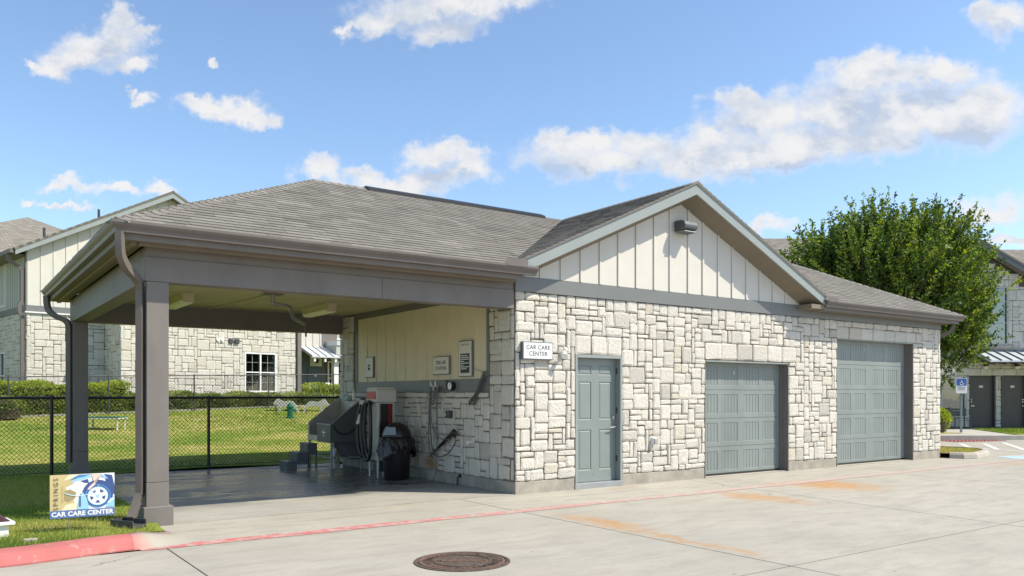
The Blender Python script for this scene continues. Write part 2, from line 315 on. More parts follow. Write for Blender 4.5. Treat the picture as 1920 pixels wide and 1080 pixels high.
# ------------------------------------------------------------------ mesh helpers
class MB:
    def __init__(s): s.v = []; s.f = []; s.t = []; s.tone = .5; s.uv = None
    def vert(s, p): s.v.append(tuple(p)); s.t.append(s.tone); return len(s.v) - 1
    def poly(s, pts): s.f.append([s.vert(p) for p in pts]); return s
    def box(s, x0, x1, y0, y1, z0, z1):
        i = len(s.v)
        for z in (z0, z1):
            for x, y in ((x0, y0), (x1, y0), (x1, y1), (x0, y1)): s.vert((x, y, z))
        s.f += [[i, i+3, i+2, i+1], [i+4, i+5, i+6, i+7], [i, i+1, i+5, i+4], [i+1, i+2, i+6, i+5], [i+2, i+3, i+7, i+6], [i+3, i, i+4, i+7]]; return s
    def prism(s, pts, d):
        d = Vector(d); a = [s.vert(p) for p in pts]; b = [s.vert(Vector(p) + d) for p in pts]; n = len(pts)
        s.f.append(a[::-1]); s.f.append(b)
        for k in range(n): s.f.append([a[k], a[(k+1) % n], b[(k+1) % n], b[k]])
        return s
    def tube(s, pts, r, n=8, cap=True, up=None):
        pts = [Vector(p) for p in pts]; rings = []; rs = r if isinstance(r, (list, tuple)) else [r] * len(pts); prev = None
        for k, p in enumerate(pts):
            d = (pts[min(k+1, len(pts)-1)] - pts[max(k-1, 0)])
            if d.length < 1e-9: d = Vector((0, 0, 1))
            d.normalize()
            if prev is None:
                a = d.cross(Vector((0, 0, 1))) if abs(d.z) < .95 else d.cross(Vector((0, 1, 0)))
            else: a = prev - d * prev.dot(d)
            a.normalize(); prev = a; b = d.cross(a)
            rings.append([s.vert(p + (a * math.cos(2*math.pi*j/n) + b * math.sin(2*math.pi*j/n)) * rs[k]) for j in range(n)])
        for k in range(len(rings)-1):
            for j in range(n): s.f.append([rings[k][j], rings[k][(j+1) % n], rings[k+1][(j+1) % n], rings[k+1][j]])
        if cap: s.f.append(rings[0][::-1]); s.f.append(rings[-1])
        return s
    def sweep(s, pts, w, d):   # rectangular section w (sideways, horizontal) x d (in the bend plane), mitred
        pts = [Vector(p) for p in pts]; rings = []
        pl = (pts[-1] - pts[0]); nrm = None
        for k in range(1, len(pts)-1):
            c = (pts[k] - pts[k-1]).cross(pts[k+1] - pts[k])
            if c.length > 1e-5: nrm = c.normalized(); break
        if nrm is None: nrm = Vector((0, 1, 0))
        for k, p in enumerate(pts):
            t1 = (p - pts[k-1]).normalized() if k else (pts[1] - p).normalized()
            t2 = (pts[k+1] - p).normalized() if k < len(pts)-1 else t1
            t = (t1 + t2).normalized(); b = t.cross(nrm); sc = 1 / max(.5, t.dot(t1))
            rings.append([s.vert(p + nrm * (w/2*sx) + b * (d/2*sy*sc)) for sx, sy in ((-1, -1), (1, -1), (1, 1), (-1, 1))])
        for k in range(len(rings)-1):
            for j in range(4): s.f.append([rings[k][j], rings[k][(j+1) % 4], rings[k+1][(j+1) % 4], rings[k+1][j]])
        s.f.append(rings[0][::-1]); s.f.append(rings[-1]); return s
    def lathe(s, prof, c, n=24, sx=1, sy=1):
        rings = []
        for r, z in prof: rings.append([s.vert((c[0] + r*sx*math.cos(2*math.pi*j/n), c[1] + r*sy*math.sin(2*math.pi*j/n), c[2] + z)) for j in range(n)])
        for k in range(len(rings)-1):
            for j in range(n): s.f.append([rings[k][j], rings[k][(j+1) % n], rings[k+1][(j+1) % n], rings[k+1][j]])
        s.f.append(rings[0][::-1]); s.f.append(rings[-1]); return s
    def build(s, name, material, parent=None, smooth=False, bevel=0, label=None, cat=None, group=None, kind=None, center=True, mesh_only=False):
        if center and s.v:
            mn = Vector([min(p[i] for p in s.v) for i in range(3)]); mx = Vector([max(p[i] for p in s.v) for i in range(3)])
            c = Vector(((mn.x+mx.x)/2, (mn.y+mx.y)/2, mn.z))
        else: c = Vector((0, 0, 0))
        me = bpy.data.meshes.new(name); me.from_pydata([(p[0]-c.x, p[1]-c.y, p[2]-c.z) for p in s.v], [], s.f)
        a = me.attributes.new('tone', 'FLOAT', 'POINT'); a.data.foreach_set('value', s.t)
        if s.uv:
            l = me.uv_layers.new(name='UVMap')
            for k, lp in enumerate(me.loops): l.data[k].uv = s.uv[lp.vertex_index]
        me.materials.append(material)
        if smooth:
            me.polygons.foreach_set('use_smooth', [True] * len(me.polygons))
        o = bpy.data.objects.new(name, me); COL.objects.link(o); o.location = c - (parent.location if parent and parent.type == 'MESH' else Vector())
        if parent: o.parent = parent
        if bevel:
            b = o.modifiers.new('bevel', 'BEVEL'); b.width = bevel; b.segments = 2; b.limit_method = 'ANGLE'; b.angle_limit = R(40)
        tag(o, label, cat, group, kind); return o
def tag(o, label=None, cat=None, group=None, kind=None):
    for k, v in (('label', label), ('category', cat), ('group', group), ('kind', kind)):
        if v: o[k] = v
    return o
def thing(name, label, cat, loc=(0, 0, 0), rz=0, group=None, rx=0):
    o = bpy.data.objects.new(name, None); COL.objects.link(o); o.location = loc; o.rotation_euler = (rx, 0, rz); o.empty_display_size = .2
    return tag(o, label, cat, group)
def BX(*a): return MB().box(*a)
def text(name, s, size, loc, rot, material, parent, align='CENTER', sx=1, extrude=.0008, spacing=1.0, line=1.0, bold=0):
    c = bpy.data.curves.new(name, 'FONT'); c.body = s; c.size = size; c.align_x = align; c.align_y = 'CENTER'; c.extrude = extrude; c.space_character = spacing; c.space_line = line; c.offset = bold; c.resolution_u = 3
    t = bpy.data.objects.new('tmp', c); COL.objects.link(t); bpy.context.view_layer.update()
    me = bpy.data.meshes.new_from_object(t.evaluated_get(bpy.context.evaluated_depsgraph_get()))
    bpy.data.objects.remove(t); bpy.data.curves.remove(c); me.materials.clear(); me.materials.append(material)
    o = bpy.data.objects.new(name, me); COL.objects.link(o); o.location = Vector(loc) - (parent.location if parent and parent.type == 'MESH' else Vector()); o.rotation_euler = rot; o.scale = (sx, 1, 1)
    if parent: o.parent = parent
    return o
def dist(p): return (Vector(p) - CAM).length
def smooth_path(pts, n=6):   # Catmull-Rom
    P = [Vector(p) for p in pts]; P = [P[0]*2-P[1]] + P + [P[-1]*2-P[-2]]; out = []
    for i in range(1, len(P)-2):
        for k in range(n):
            t = k/n; a, b, c, d = P[i-1], P[i], P[i+1], P[i+2]
            out.append(.5*((2*b) + (c-a)*t + (2*a-5*b+4*c-d)*t*t + (3*b-a-3*c+d)*t**3))
    out.append(P[-2]); return out

# ------------------------------------------------------------------ ashlar stone walls
SIZES = [((3, 2), 6), ((2, 2), 4.5), ((3, 3), 3.2), ((4, 2), 3.4), ((3, 1), 4), ((2, 1), 3.6), ((4, 1), 1.4), ((1, 3), 1.5), ((1, 4), .8), ((2, 3), 2.2), ((1, 2), .8), ((4, 3), 1.0), ((1, 1), .2)]
def breaks(edges, unit, rnd):
    out = [edges[0]]
    for a, b in zip(edges, edges[1:]):
        n = max(1, round((b-a)/unit)); cut = [a + (b-a)*(k + rnd.uniform(-.13, .13))/n for k in range(1, n)]
        out += cut + [b]
    return out
def ashlar(sedges, zedges, holes=(), fixed=(), unit=.089, seed=1):
    rnd = random.Random(seed); sb = breaks(sedges, unit, rnd); zb = breaks(zedges, unit, rnd)
    ns, nz = len(sb)-1, len(zb)-1; occ = [[False]*ns for _ in range(nz)]
    def mark(s0, s1, z0, z1):
        for j in range(nz):
            for i in range(ns):
                if s0-1e-4 < (sb[i]+sb[i+1])/2 < s1+1e-4 and z0-1e-4 < (zb[j]+zb[j+1])/2 < z1+1e-4: occ[j][i] = True
    for h in holes: mark(*h)
    out = []
    for fx in fixed: mark(*fx); out.append(fx)
    for j in range(nz):
        for i in range(ns):
            if occ[j][i]: continue
            pool = list(SIZES)
            while True:
                if not pool: wd, hh = 1, 1; break
                tot = sum(q for _, q in pool); r_ = rnd.uniform(0, tot)
                for k, (sz, q) in enumerate(pool):
                    r_ -= q
                    if r_ <= 0: break
                (wd, hh) = sz; pool.pop(k)
                if i+wd > ns or j+hh > nz: continue
                if any(occ[j+b][i+a] for a in range(wd) for b in range(hh)): continue
                # avoid leaving a one-cell sliver to the right
                k_ = i+wd; gap = 0
                while k_ < ns and not occ[j][k_]: gap += 1; k_ += 1
                if gap == 1 and pool and rnd.random() < .85: continue
                break
            for a in range(wd):
                for b in range(hh): occ[j+b][i+a] = True
            out.append((sb[i], sb[i+wd], zb[j], zb[j+hh]))
    return out
def stone_geo(mb, rect, fn, rnd, joint=.0065, relief=.014, back=-.03):
    s0, s1, z0, z1 = rect; g = joint
    s0 += g*rnd.uniform(.5, 1.4); s1 -= g*rnd.uniform(.5, 1.4); z0 += g*rnd.uniform(.5, 1.4); z1 -= g*rnd.uniform(.5, 1.4)
    base = rnd.uniform(-.006, .010); mb.tone = min(1, max(0, rnd.gauss(.48, .22)))
    e = min(.03, (s1-s0)*.22, (z1-z0)*.22); S4 = [s0, s0+e, s1-e, s1]; Z4 = [z0, z0+e, z1-e, z1]; g_ = []
    for j in range(4):
        row = []
        for i in range(4):
            edge = i in (0, 3) or j in (0, 3); corner = i in (0, 3) and j in (0, 3)
            d = base + (rnd.uniform(-.003, .004) if edge else relief*rnd.uniform(.35, 1.25))
            js = rnd.uniform(-.007, .007); jz = rnd.uniform(-.007, .007)
            ss = S4[i] + (js if not corner else js*.4 + (.007 if i == 0 else -.007)); zz = Z4[j] + (jz if not corner else jz*.4 + (.007 if j == 0 else -.007))
            row.append((ss, zz, d))
        g_.append(row)
    idx = [[mb.vert(fn(*g_[j][i])) for i in range(4)] for j in range(4)]
    for j in range(3):
        for i in range(3): mb.f.append([idx[j][i], idx[j][i+1], idx[j+1][i+1], idx[j+1][i]])
    ring = [(0, i) for i in range(4)] + [(j, 3) for j in range(1, 4)] + [(3, i) for i in (2, 1, 0)] + [(j, 0) for j in (2, 1)]
    bk = [mb.vert(fn(g_[j][i][0], g_[j][i][1], back)) for j, i in ring]; fr = [idx[j][i] for j, i in ring]; n = len(ring)
    for k in range(n): mb.f.append([fr[k], bk[k], bk[(k+1) % n], fr[(k+1) % n]])
def lay_stones(parent, walls, limit, world=None, seed=5, stone_name='stone', back=-.03):
    """walls: list of (rects, fn(s,z,depth)->local xyz). The ones that show largest are separate stones."""
    rnd = random.Random(seed); allr = []
    for rects, fn in walls:
        for r_ in rects:
            p = Vector(fn((r_[0]+r_[1])/2, (r_[2]+r_[3])/2, 0)); pw = world @ p if world else p
            allr.append(((r_[1]-r_[0])*(r_[3]-r_[2])/((pw-CAM).length**2), r_, fn))
    allr.sort(key=lambda q: -q[0])
    for sc, r_, fn in allr[:limit]:
        mb = MB(); stone_geo(mb, r_, fn, rnd, back=back); mb.build(stone_name, M_STONE, parent)
    if len(allr) > limit:
        mb = MB()
        for sc, r_, fn in allr[limit:]: stone_geo(mb, r_, fn, rnd, back=back)
        mb.build('small_stones', M_STONE, parent, kind='stuff')

# ------------------------------------------------------------------ roof shingles
def interval(poly, t):
    xs = []
    for (a, b), (c, d) in zip(poly, poly[1:] + poly[:1]):
        if (b <= t < d) or (d <= t < b): xs.append(a + (c-a)*(t-b)/(d-b))
    return (min(xs), max(xs)) if len(xs) >= 2 else None
def shingles(org, a, b, poly, seed, exp=.130, dark=0):
    rnd = random.Random(seed); org, a, b = Vector(org), Vector(a).normalized(), Vector(b).normalized(); n = a.cross(b).normalized()
    if n.z < 0: n = -n
    T = max(t for _, t in poly); out = []; k = 0
    while k*exp < T - .02:
        t0 = k*exp; iv = interval(poly, min(t0 + exp*.5, T-.001)); k += 1
        if not iv: continue
        s = iv[0]; first = True
        while s < iv[1] - .02:
            wd = rnd.choice((.17, .22, .27, .33, .40)) * (rnd.uniform(.3, 1) if first else 1); first = False
            e = min(iv[1], s+wd)
            if iv[1]-e < .06: e = iv[1]
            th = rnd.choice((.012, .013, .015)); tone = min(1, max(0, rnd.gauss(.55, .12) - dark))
            t1 = t0 - rnd.choice((0, 0, .002, .004))
            out.append((org + a*((s+e)/2) + b*t0, org, a, b, n, s, e, t1, min(t0+exp+.03, T+.0), th, tone)); s = e
    return out
def shingle_geo(mb, q):
    _, o, a, b, n, s, e, t0, t1, th, tone = q; mb.tone = tone; g = .0015
    lo = [o+a*(s+g)+b*t0, o+a*(e-g)+b*t0]; hi = [o+a*(e-g)+b*t1, o+a*(s+g)+b*t1]
    p = [mb.vert(x) for x in (lo[0]+n*(th+.004), lo[1]+n*(th+.004), hi[0]+n*.004, hi[1]+n*.004, lo[0], lo[1], hi[0]-n*.002, hi[1]-n*.002)]
    mb.f += [[p[0], p[1], p[2], p[3]], [p[4], p[5], p[1], p[0]], [p[5], p[6], p[2], p[1]], [p[7], p[4], p[0], p[3]]]

# ------------------------------------------------------------------ foliage
def leaf(mb, p, d, n, L, wd):
    s = d.cross(n); s.normalize()
    i = [mb.vert(p), mb.vert(p + d*(L*.45) + s*(wd*.5) + n*(L*.05)), mb.vert(p + d*L), mb.vert(p + d*(L*.45) - s*(wd*.5) + n*(L*.05))]
    mb.f.append(i)
def rvec(rnd):
    z = rnd.uniform(-1, 1); t = rnd.uniform(0, 2*math.pi); r_ = math.sqrt(1-z*z); return Vector((r_*math.cos(t), r_*math.sin(t), z))

# ================================================================== GROUND
def sheet(name, x0, x1, y0, y1, z, material, kind='structure', parent=None): return MB().poly([(x0, y0, z), (x1, y0, z), (x1, y1, z), (x0, y1, z)]).build(name, material, parent, kind=kind)
road = sheet('road', -400, 400, -400, 400, -.035, M_CONC)
def xj(x, y): return x + (.13*(y+1.5) if abs(x-3.55) < .01 else 0)
XB = [-18, -13.8, -9.55, -5.27, -.98, 3.55, 7.8, 12.1, 16.4, 20.7, 25, 29.3, 33.6, 38]
YB = [-24, -19.2, -14.6, -10, -5.55, -1.5]
def slab(x0, x1, y0, y1, g=.008):
    q = [(xj(x0, y0)+g, y0+g), (xj(x1, y0)-g, y0+g), (xj(x1, y1)-g, y1-g), (xj(x0, y1)+g, y1-g)]
    MB().prism([(x, y, -.034) for x, y in q], (0, 0, .034)).build('slab', M_CONC, road)
for j in range(len(YB)-1):
    for i in range(len(XB)-1): slab(XB[i], XB[i+1], YB[j], YB[j+1])
for a, b in ((-5.27, -.98), (-.98, 3.55), (3.55, 7.8), (7.8, 12.1)):
    slab(a, b, -1.5, -.62); slab(a, b, -.62, .02)
for i in range(7, len(XB)-1):
    slab(XB[i], XB[i+1], -1.5, 2.6); slab(XB[i], XB[i+1], 2.6, 4.4 if i < 9 else 3.2)
M_JOINT = mat('joint_dirt', (.06, .052, .042), .95, var=.3, vscale=9)
def joint(p, q, wd=.011):
    p, q = Vector((*p, -.003)), Vector((*q, -.003)); d = (q-p).normalized(); n = Vector((-d.y, d.x, 0))*wd; MB().prism([v - Vector((0, 0, .02)) for v in (p-n, q-n, q+n, p+n)], (0, 0, .02)).build('joint', M_JOINT, road)
for y in (-5.55, -10): joint((-18, y), (38, y))
joint((-5.2, -.62), (12.1, -.62), .008)
for x in (-5.27, -.98, 3.55, 7.8, 12.1): joint((xj(x, -10), -10), (xj(x, -1.55), -1.55)); joint((xj(x, -1.35), -1.35), (xj(x, -.65), -.65), .009)
bay = MB().box(-5.05, .0, .02, 6.95, -.03, .006).build('bay_floor', M_FLOOR, kind='structure')

def lawn_back(x): return 20.3 + .184*(x+3.93), .82 + .0245*(x+3.93)
def lawn_z(x, y):
    if y <= 7.1: return .075 - .03*max(0, min(1, (y-5)/2.1)) + .02*math.sin(x*1.3+y*.7) - .05*max(0, min(1, (x+5.9)/.8))*(1 if y < 0 else .4)
    yb, zb = lawn_back(x); t = min(1, (y-7.1)/(yb-7.1))
    return .04 + t*(zb-.04) + .025*math.sin(x*.8)*math.sin(y*.6)
def lawn_ok(x, y):
    if y < -1.36: return False
    if x > -5.06 and y < 6.97: return False
    if y < -.45 and x > -5.60 + .46*max(0, (y+1.15)/.65): return False
    if x > -5.10 and y < .02: return False
    return True
mb = MB(); gx = [-40, -30, -22, -16, -13, -11, -10] + [-9.5 + .25*k for k in range(18)] + [-5.06, -4.5] + [-4 + .5*k for k in range(27)] + [9.7, 12, 15, 20, 30]
gy = [-1.36, -1.1, -.8, -.5, -.25, 0, .4, .8] + [1.2 + .5*k for k in range(12)] + [6.97, 7.3] + [7.8 + .5*k for k in range(36)] + [26, 30, 40, 60]
idx = {}
def gv(i, j):
    if (i, j) not in idx: idx[i, j] = mb.vert((gx[i], gy[j], lawn_z(gx[i], gy[j])))
    return idx[i, j]
for i in range(len(gx)-1):
    for j in range(len(gy)-1):
        cx_, cy_ = (gx[i]+gx[i+1])/2, (gy[j]+gy[j+1])/2
        if lawn_ok(cx_, cy_): mb.f.append([gv(i, j), gv(i+1, j), gv(i+1, j+1), gv(i, j+1)])
lawn = mb.build('lawn', M_TURF, smooth=True, kind='structure', center=False)
# blades
def grass_patch(name, label, n, fx, hmin, hmax, wd, seed, parent=None):
    rnd = random.Random(seed); mb = MB()
    while n > 0:
        x, y, sc = fx(rnd)
        if not lawn_ok(x, y): continue
        n -= 1; mb.tone = min(1, max(0, rnd.gauss(.43, .17) + .38*math.sin(x*.9+y*.7+1.2*math.sin(y*.5))*math.sin(y*.62-x*.23+.8*math.sin(x*.7))))
        z = lawn_z(x, y) - .008; a = rnd.uniform(0, 6.28); h = rnd.uniform(hmin, hmax)*sc; t = Vector((math.cos(a), math.sin(a), 0)); l = rvec(rnd)*h*.9; l.z = 0
        p = Vector((x, y, z)); w_ = t*wd*sc
        mb.f.append([mb.vert(p-w_), mb.vert(p+w_), mb.vert(p+l+Vector((0, 0, h)))])
    return mb.build(name, M_GRASS, parent, kind='stuff', label=label, cat='grass', center=False)
grass_patch('grass', 'short green and straw grass on the verge around the yard sign', 52000, lambda r: (r.uniform(-8.6, -5.0), -1.36 + 8.4*r.random()**1.6, 1), .03, .075, .0035, 3)
def farf(r):
    y = 6.98 + 15*r.random()**1.4; return r.uniform(-9, 9), y, 1 + (y-7)*.05
grass_patch('grass', 'patchy sunlit grass of the fenced dog run behind the carport', 60000, farf, .018, .042, .008, 4)

# kerbs
def kerb(name, path, h, w_, material, label=None, taper=None, parent=None, kind='structure'):
    mb = MB(); P = [Vector((x, y, 0)) for x, y in path]; rings = []
    for k, p in enumerate(P):
        d = (P[min(k+1, len(P)-1)] - P[max(k-1, 0)]).normalized(); n = Vector((-d.y, d.x, 0)); tz = taper(k/(len(P)-1)) if taper else 1
        rings.append([mb.vert(p + n*(u*w_) + Vector((0, 0, z*h*tz + (-.03 if z < 0 else .002)))) for u, z in ((0, -1*0), (.0, .12), (.12, .62), (.3, .9), (.5, 1), (1.0, 1.0), (1.0, -.2))])
    for k in range(len(rings)-1):
        for j in range(6): mb.f.append([rings[k][j], rings[k+1][j], rings[k+1][j+1], rings[k][j+1]])
    mb.f.append(rings[0]); mb.f.append(rings[-1][::-1])
    return mb.build(name, material, parent, smooth=False, kind=kind)
def worn(name, base, under, lo_, hi, fade=None):
    m = bpy.data.materials.new(name); m.use_nodes = True; t = NT(m.node_tree); b = m.node_tree.nodes['Principled BSDF']
    pos = t.n('ShaderNodeNewGeometry').outputs['Position']
    k = t.rng(t.noise(pos, 7, 7, .72), lo_, hi)
    if fade:
        sx = t.n('ShaderNodeSeparateXYZ'); t.put(sx.inputs[0], pos)
        k = t.m('MULTIPLY', k, t.rng(t.m('ADD', sx.outputs[0], t.m('MULTIPLY', t.noise(pos, .9, 3), 2.5)), fade[0], fade[1], fade[2], fade[3]))
    c = t.mix(t.rng(t.noise(pos, 2, 4), .3, .7), tuple(x*.85 for x in base), tuple(x*1.12 for x in base))
    t.put(b.inputs['Base Color'], t.mix(k, under, c)); b.inputs['Roughness'].default_value = .85; return m
M_REDKERB = worn('red_kerb_paint', (.40, .120, .112), (.40, .36, .30), .24, .42)
M_REDLINE = worn('red_line_paint', (.46, .13, .12), (.40, .375, .33), .36, .56, (-3.5, 3.5, 1.05, .42))
kerb('curb', [(-14, -1.62), (-9, -1.64), (-6.72, -1.645)], .12, .30, M_CURB)
kerb('curb', [(-6.70, -1.645), (-6.4, -1.62), (-6.1, -1.555), (-5.85, -1.485), (-5.7, -1.458), (-5.6, -1.452), (-5.552, -1.452)], .12, .30, M_REDKERB)
mb = MB(); N_ = 10; L0 = [(-5.551, -1.452 + u_*.30, z_*.12 + .002) for u_, z_ in ((0, 0), (0, .12), (.12, .62), (.3, .9), (.5, 1), (1, 1))] + [(-5.551, -1.15, -.03)]; L1 = [(-4.90, -1.41, .002), (-4.90, -1.35, .003), (-4.92, -1.2, .003), (-4.94, -1.0, .003), (-4.97, -.8, .003), (-5.06, -.42, .004), (-5.09, -.41, -.03)]
ids = []
for k in range(N_+1):
    t_ = k/N_; e_ = t_*t_*(3-2*t_); ids.append([mb.vert((a[0]+(b[0]-a[0])*t_, a[1]+(b[1]-a[1])*(t_**.8 if a[1] < -1.3 else t_), a[2]+(b[2]-a[2])*e_)) for a, b in zip(L0, L1)])
for k in range(N_):
    for j in range(6): mb.f.append([ids[k][j], ids[k+1][j], ids[k+1][j+1], ids[k][j+1]])
mb.build('curb', worn('fading_kerb_paint', (.40, .125, .115), (.355, .325, .27), .2, .4, (-4.2, -3.7, 1, 0)), smooth=True, kind='structure')
mb = MB(); n = 40; x0, x1 = -5.5, 13.6
for k in range(n):
    a, b = x0+(x1-x0)*k/n, x0+(x1-x0)*(k+1)/n; wv = lambda x: .012*math.sin(x*2.1)+.008*math.sin(x*5.3)
    wl = lambda x: .115 - .035*(x+5.5)/19; mb.poly([(a, -1.44-wl(a)+wv(a), .004), (b, -1.44-wl(b)+wv(b), .004), (b, -1.44+wl(b)+wv(b+1), .004), (a, -1.44+wl(a)+wv(a+1), .004)])
mb.build('red_line', M_REDLINE, kind='structure')

# ================================================================== CAR CARE BUILDING
B = thing('car_care_building', 'low white stone car care building with open wash carport, gabled front and two garage doors', 'building')
def part(mb, name, m, parent=B, **k): return mb.build(name, m, parent, **k)
ZB, ZT = .19, 3.07
# --- masonry backing (mortar)
wall = MB()
for a, b, z0, z1 in ((0.0, 1.166, ZB, ZT), (1.166, 2.176, 2.15, ZT), (2.176, 4.2, ZB, ZT), (4.2, 6.64, 2.13, ZT), (6.64, 8.26, ZB, ZT), (8.26, 11.28, 2.70, ZT), (11.28, 12.5, ZB, ZT)):
    wall.box(a, b, .011, .32, z0, z1)
wall.box(.011, .32, .33, 6.45, ZB, 3.22); wall.box(12.2, 12.478, .33, 6.45, ZB, 3.22); wall.box(.33, 12.19, 6.2, 6.45, ZB, 3.22)
wall.box(.32, 12.1, .33, 6.1, 3.1, 3.2)
part(wall, 'wall', M_MORTAR)
# --- stones
fixed = []
def row(s0, s1, z0, z1, n):
    for k in range(n): fixed.append((s0+(s1-s0)*k/n, s0+(s1-s0)*(k+1)/n, z0, z1))
row(1.166, 2.176, 2.15, 2.46, 3); row(4.2, 6.86, 2.15, 2.46, 6); row(8.26, 11.40, 2.70, 2.945, 7); row(8.26, 11.0, 2.945, ZT, 10)
front = ashlar([0, 1.166, 2.176, 4.2, 6.64, 6.86, 8.26, 11.0, 11.28, 11.40, 12.5], [ZB, 2.15, 2.46, 2.70, 2.945, ZT],
               holes=[(1.166, 2.176, 0, 2.15), (4.2, 6.64, 0, 2.15), (8.26, 11.28, 0, 2.70)], fixed=fixed, seed=11)
front = [r_ for r_ in front if r_[1]-r_[0] > .04 and r_[3]-r_[2] > .04]
pil = ashlar([.03, .70], [ZB, 3.05], seed=21, unit=.115)
pil2 = ashlar([5.76, 6.44], [ZB, 3.15], seed=22, unit=.115)
wains = ashlar([.70, 5.76], [ZB, 1.46], seed=23)
fr_f = lambda s, z, d: (s, -d, z)
fr_s = lambda s, z, d: (-d, s, z)
fr_r = lambda s, z, d: (12.5+d, s, z)
right = ashlar([.0, 6.45], [ZB, 3.05], seed=24)
lay_stones(B, [(front, fr_f), (pil, fr_s), (pil2, lambda s, z, d: (-.05-d, s, z)), (wains, fr_s)], 300)
mb = MB(); rr = random.Random(3)
for r_ in right: stone_geo(mb, r_, fr_r, rr)
part(mb, 'small_stones', M_STONE, kind='stuff')
part(BX(-.02, .02, 5.78, 6.42, ZB, 3.15), 'pilaster_core', M_MORTAR)
# --- foundation
for q in ((0.0, 1.16, 0, .3), (2.18, 4.195, 0, .3), (6.645, 8.255, 0, .3), (11.285, 12.5, 0, .3), (.002, .3, .302, 6.44), (12.2, 12.49, .302, 6.44)):
    part(BX(*q, -.03, ZB-.004), 'foundation', M_FOUND, bevel=.012)
# --- side wall recess: trim, boards, sill
part(BX(-.012, .018, .704, 5.755, 1.552, 1.765), 'trim_board', M_BAND)
part(BX(-.014, .018, .704, .775, 1.767, 3.06), 'trim_board', M_BAND); part(BX(-.014, .018, 5.62, 5.755, 1.767, 3.06), 'trim_board', M_BAND)
part(BX(-.016, .018, .70, 5.755, 3.062, 3.21), 'trim_board', M_TAUPE)
part(BX(.0, .019, .777, 5.618, 1.767, 3.06), 'siding_board', M_CREAM_LIT)
for y in (1.08, 1.48, 1.91, 2.32, 2.73, 3.13, 3.54, 3.95, 4.36, 4.76, 5.18): part(BX(-.014, -.001, y-.019, y+.019, 1.772, 3.056), 'batten', M_CREAM_LIT)
y = .70; rs = random.Random(9)
while y < 5.74:
    e = min(5.75, y+rs.uniform(.28, .42)); e = 5.75 if 5.75-e < .12 else e
    m_ = MB(); stone_geo(m_, (y, e, 1.462, 1.55), lambda s, z, d: (-.045-d*.6, s, z), rs, back=-.06); part(m_, 'sill_stone', M_STONE); y = e
# --- trim band and gable
part(BX(-.02, 12.47, -.035, .3, 3.072, 3.285), 'trim_band', M_BAND)
AP = 3.57
part(MB().prism([(.04, -.012, 3.287), (7.10, -.012, 3.287), (AP, -.012, 4.90)], (0, .2, 0)), 'gable_board', M_CREAM)
part(BX(.14, 7.0, -.022, -.0125, 3.287, 3.30), 'drip_cap', M_BAND)
x = .46
for x in [2.49 - .405*k for k in range(5, -1, -1)] + [2.91, 3.29, 3.75, 4.13, 4.54, 4.93, 5.33, 5.72, 6.12, 6.51, 6.90]:
    zt = 4.86 - .455*abs(x-AP)
    if zt > 3.33: part(BX(x-.02, x+.02, -.032, -.0125, 3.301, zt), 'batten', M_CREAM)
def rk(x, off): return 5.14 - off - .452*abs(x-AP)
for sg in (-1, 1):
    xe = AP + (3.74 if sg > 0 else -3.66)
    part(MB().prism([(AP, -.385, rk(AP, 0)), (xe, -.385, rk(xe, 0)), (xe, -.385, rk(xe, .175)), (AP, -.385, rk(AP, .18))], (0, .035, 0)), 'rake_board', M_SAGE)
    part(MB().prism([(AP, -.395, rk(AP, -.028)), (xe+sg*.02, -.395, rk(xe, -.028)-.01), (xe+sg*.02, -.395, rk(xe, -.004)-.01), (AP, -.395, rk(AP, -.004))], (0, .05, 0)), 'drip_edge', M_WHITEP)
    xs = AP + sg*3.70
    m_ = MB(); q_ = [m_.vert(p_) for p_ in ((AP, -.349, rk(AP, .165)), (xs, -.349, rk(xs, .165)), (xs, -.014, rk(xs, .285)), (AP, -.014, rk(AP, .285)), (AP, -.349, rk(AP, .05)), (xs, -.349, rk(xs, .05)), (xs, -.014, rk(xs, .05)), (AP, -.014, rk(AP, .05)))]
    m_.f += [[q_[0], q_[1], q_[2], q_[3]], [q_[4], q_[7], q_[6], q_[5]], [q_[0], q_[4], q_[5], q_[1]], [q_[1], q_[5], q_[6], q_[2]], [q_[2], q_[6], q_[7], q_[3]], [q_[3], q_[7], q_[4], q_[0]]]
    part(m_, 'soffit', M_SOFFIT)
    if sg > 0: part(BX(AP+3.30, AP+3.71, -.362, -.037, 3.21, rk(AP+3.71, .18)+.01), 'soffit_return', M_SOFFIT)
# --- roof deck (solid hip + cross gable) and shingles
EY0, EY1, EX0, EX1, ZE, RY, ZR = -.44, 6.94, -5.59, 12.82, 3.37, 3.25, 5.15
RX0, RX1 = -1.9, 9.13
dk = MB(); u = .03
P = {k: v for k, v in dict(a=(EX0, EY0, ZE), b=(EX1, EY0, ZE), c=(EX1, EY1, ZE), d=(EX0, EY1, ZE), e=(RX0, RY, ZR), f=(RX1, RY, ZR)).items()}
dk.poly([P['a'], (-.22, EY0, ZE), (AP, RY, ZR), P['e']]); dk.poly([(7.36, EY0, ZE), P['b'], P['f'], (AP, RY, ZR)]); dk.poly([P['b'], P['c'], P['f']]); dk.poly([P['c'], P['d'], P['e'], P['f']]); dk.poly([P['d'], P['a'], P['e']])
roof = part(dk, 'roof', M_SHINGLE)
gd = MB(); gz = lambda x: 5.165 - .452*abs(x-AP)
for sg in (-1, 1):
    xe = AP+sg*3.78
    gd.poly([(AP, -.41, 5.165), (AP, RY+.05, 5.165), (xe, -.25, gz(xe)), (xe, -.41, gz(xe))]); gd.poly([(xe, -.41, gz(xe)), (xe, -.41, gz(xe)-.02), (AP, -.41, 5.145), (AP, -.41, 5.165)])
part(gd, 'gable_roof', M_SHINGLE)
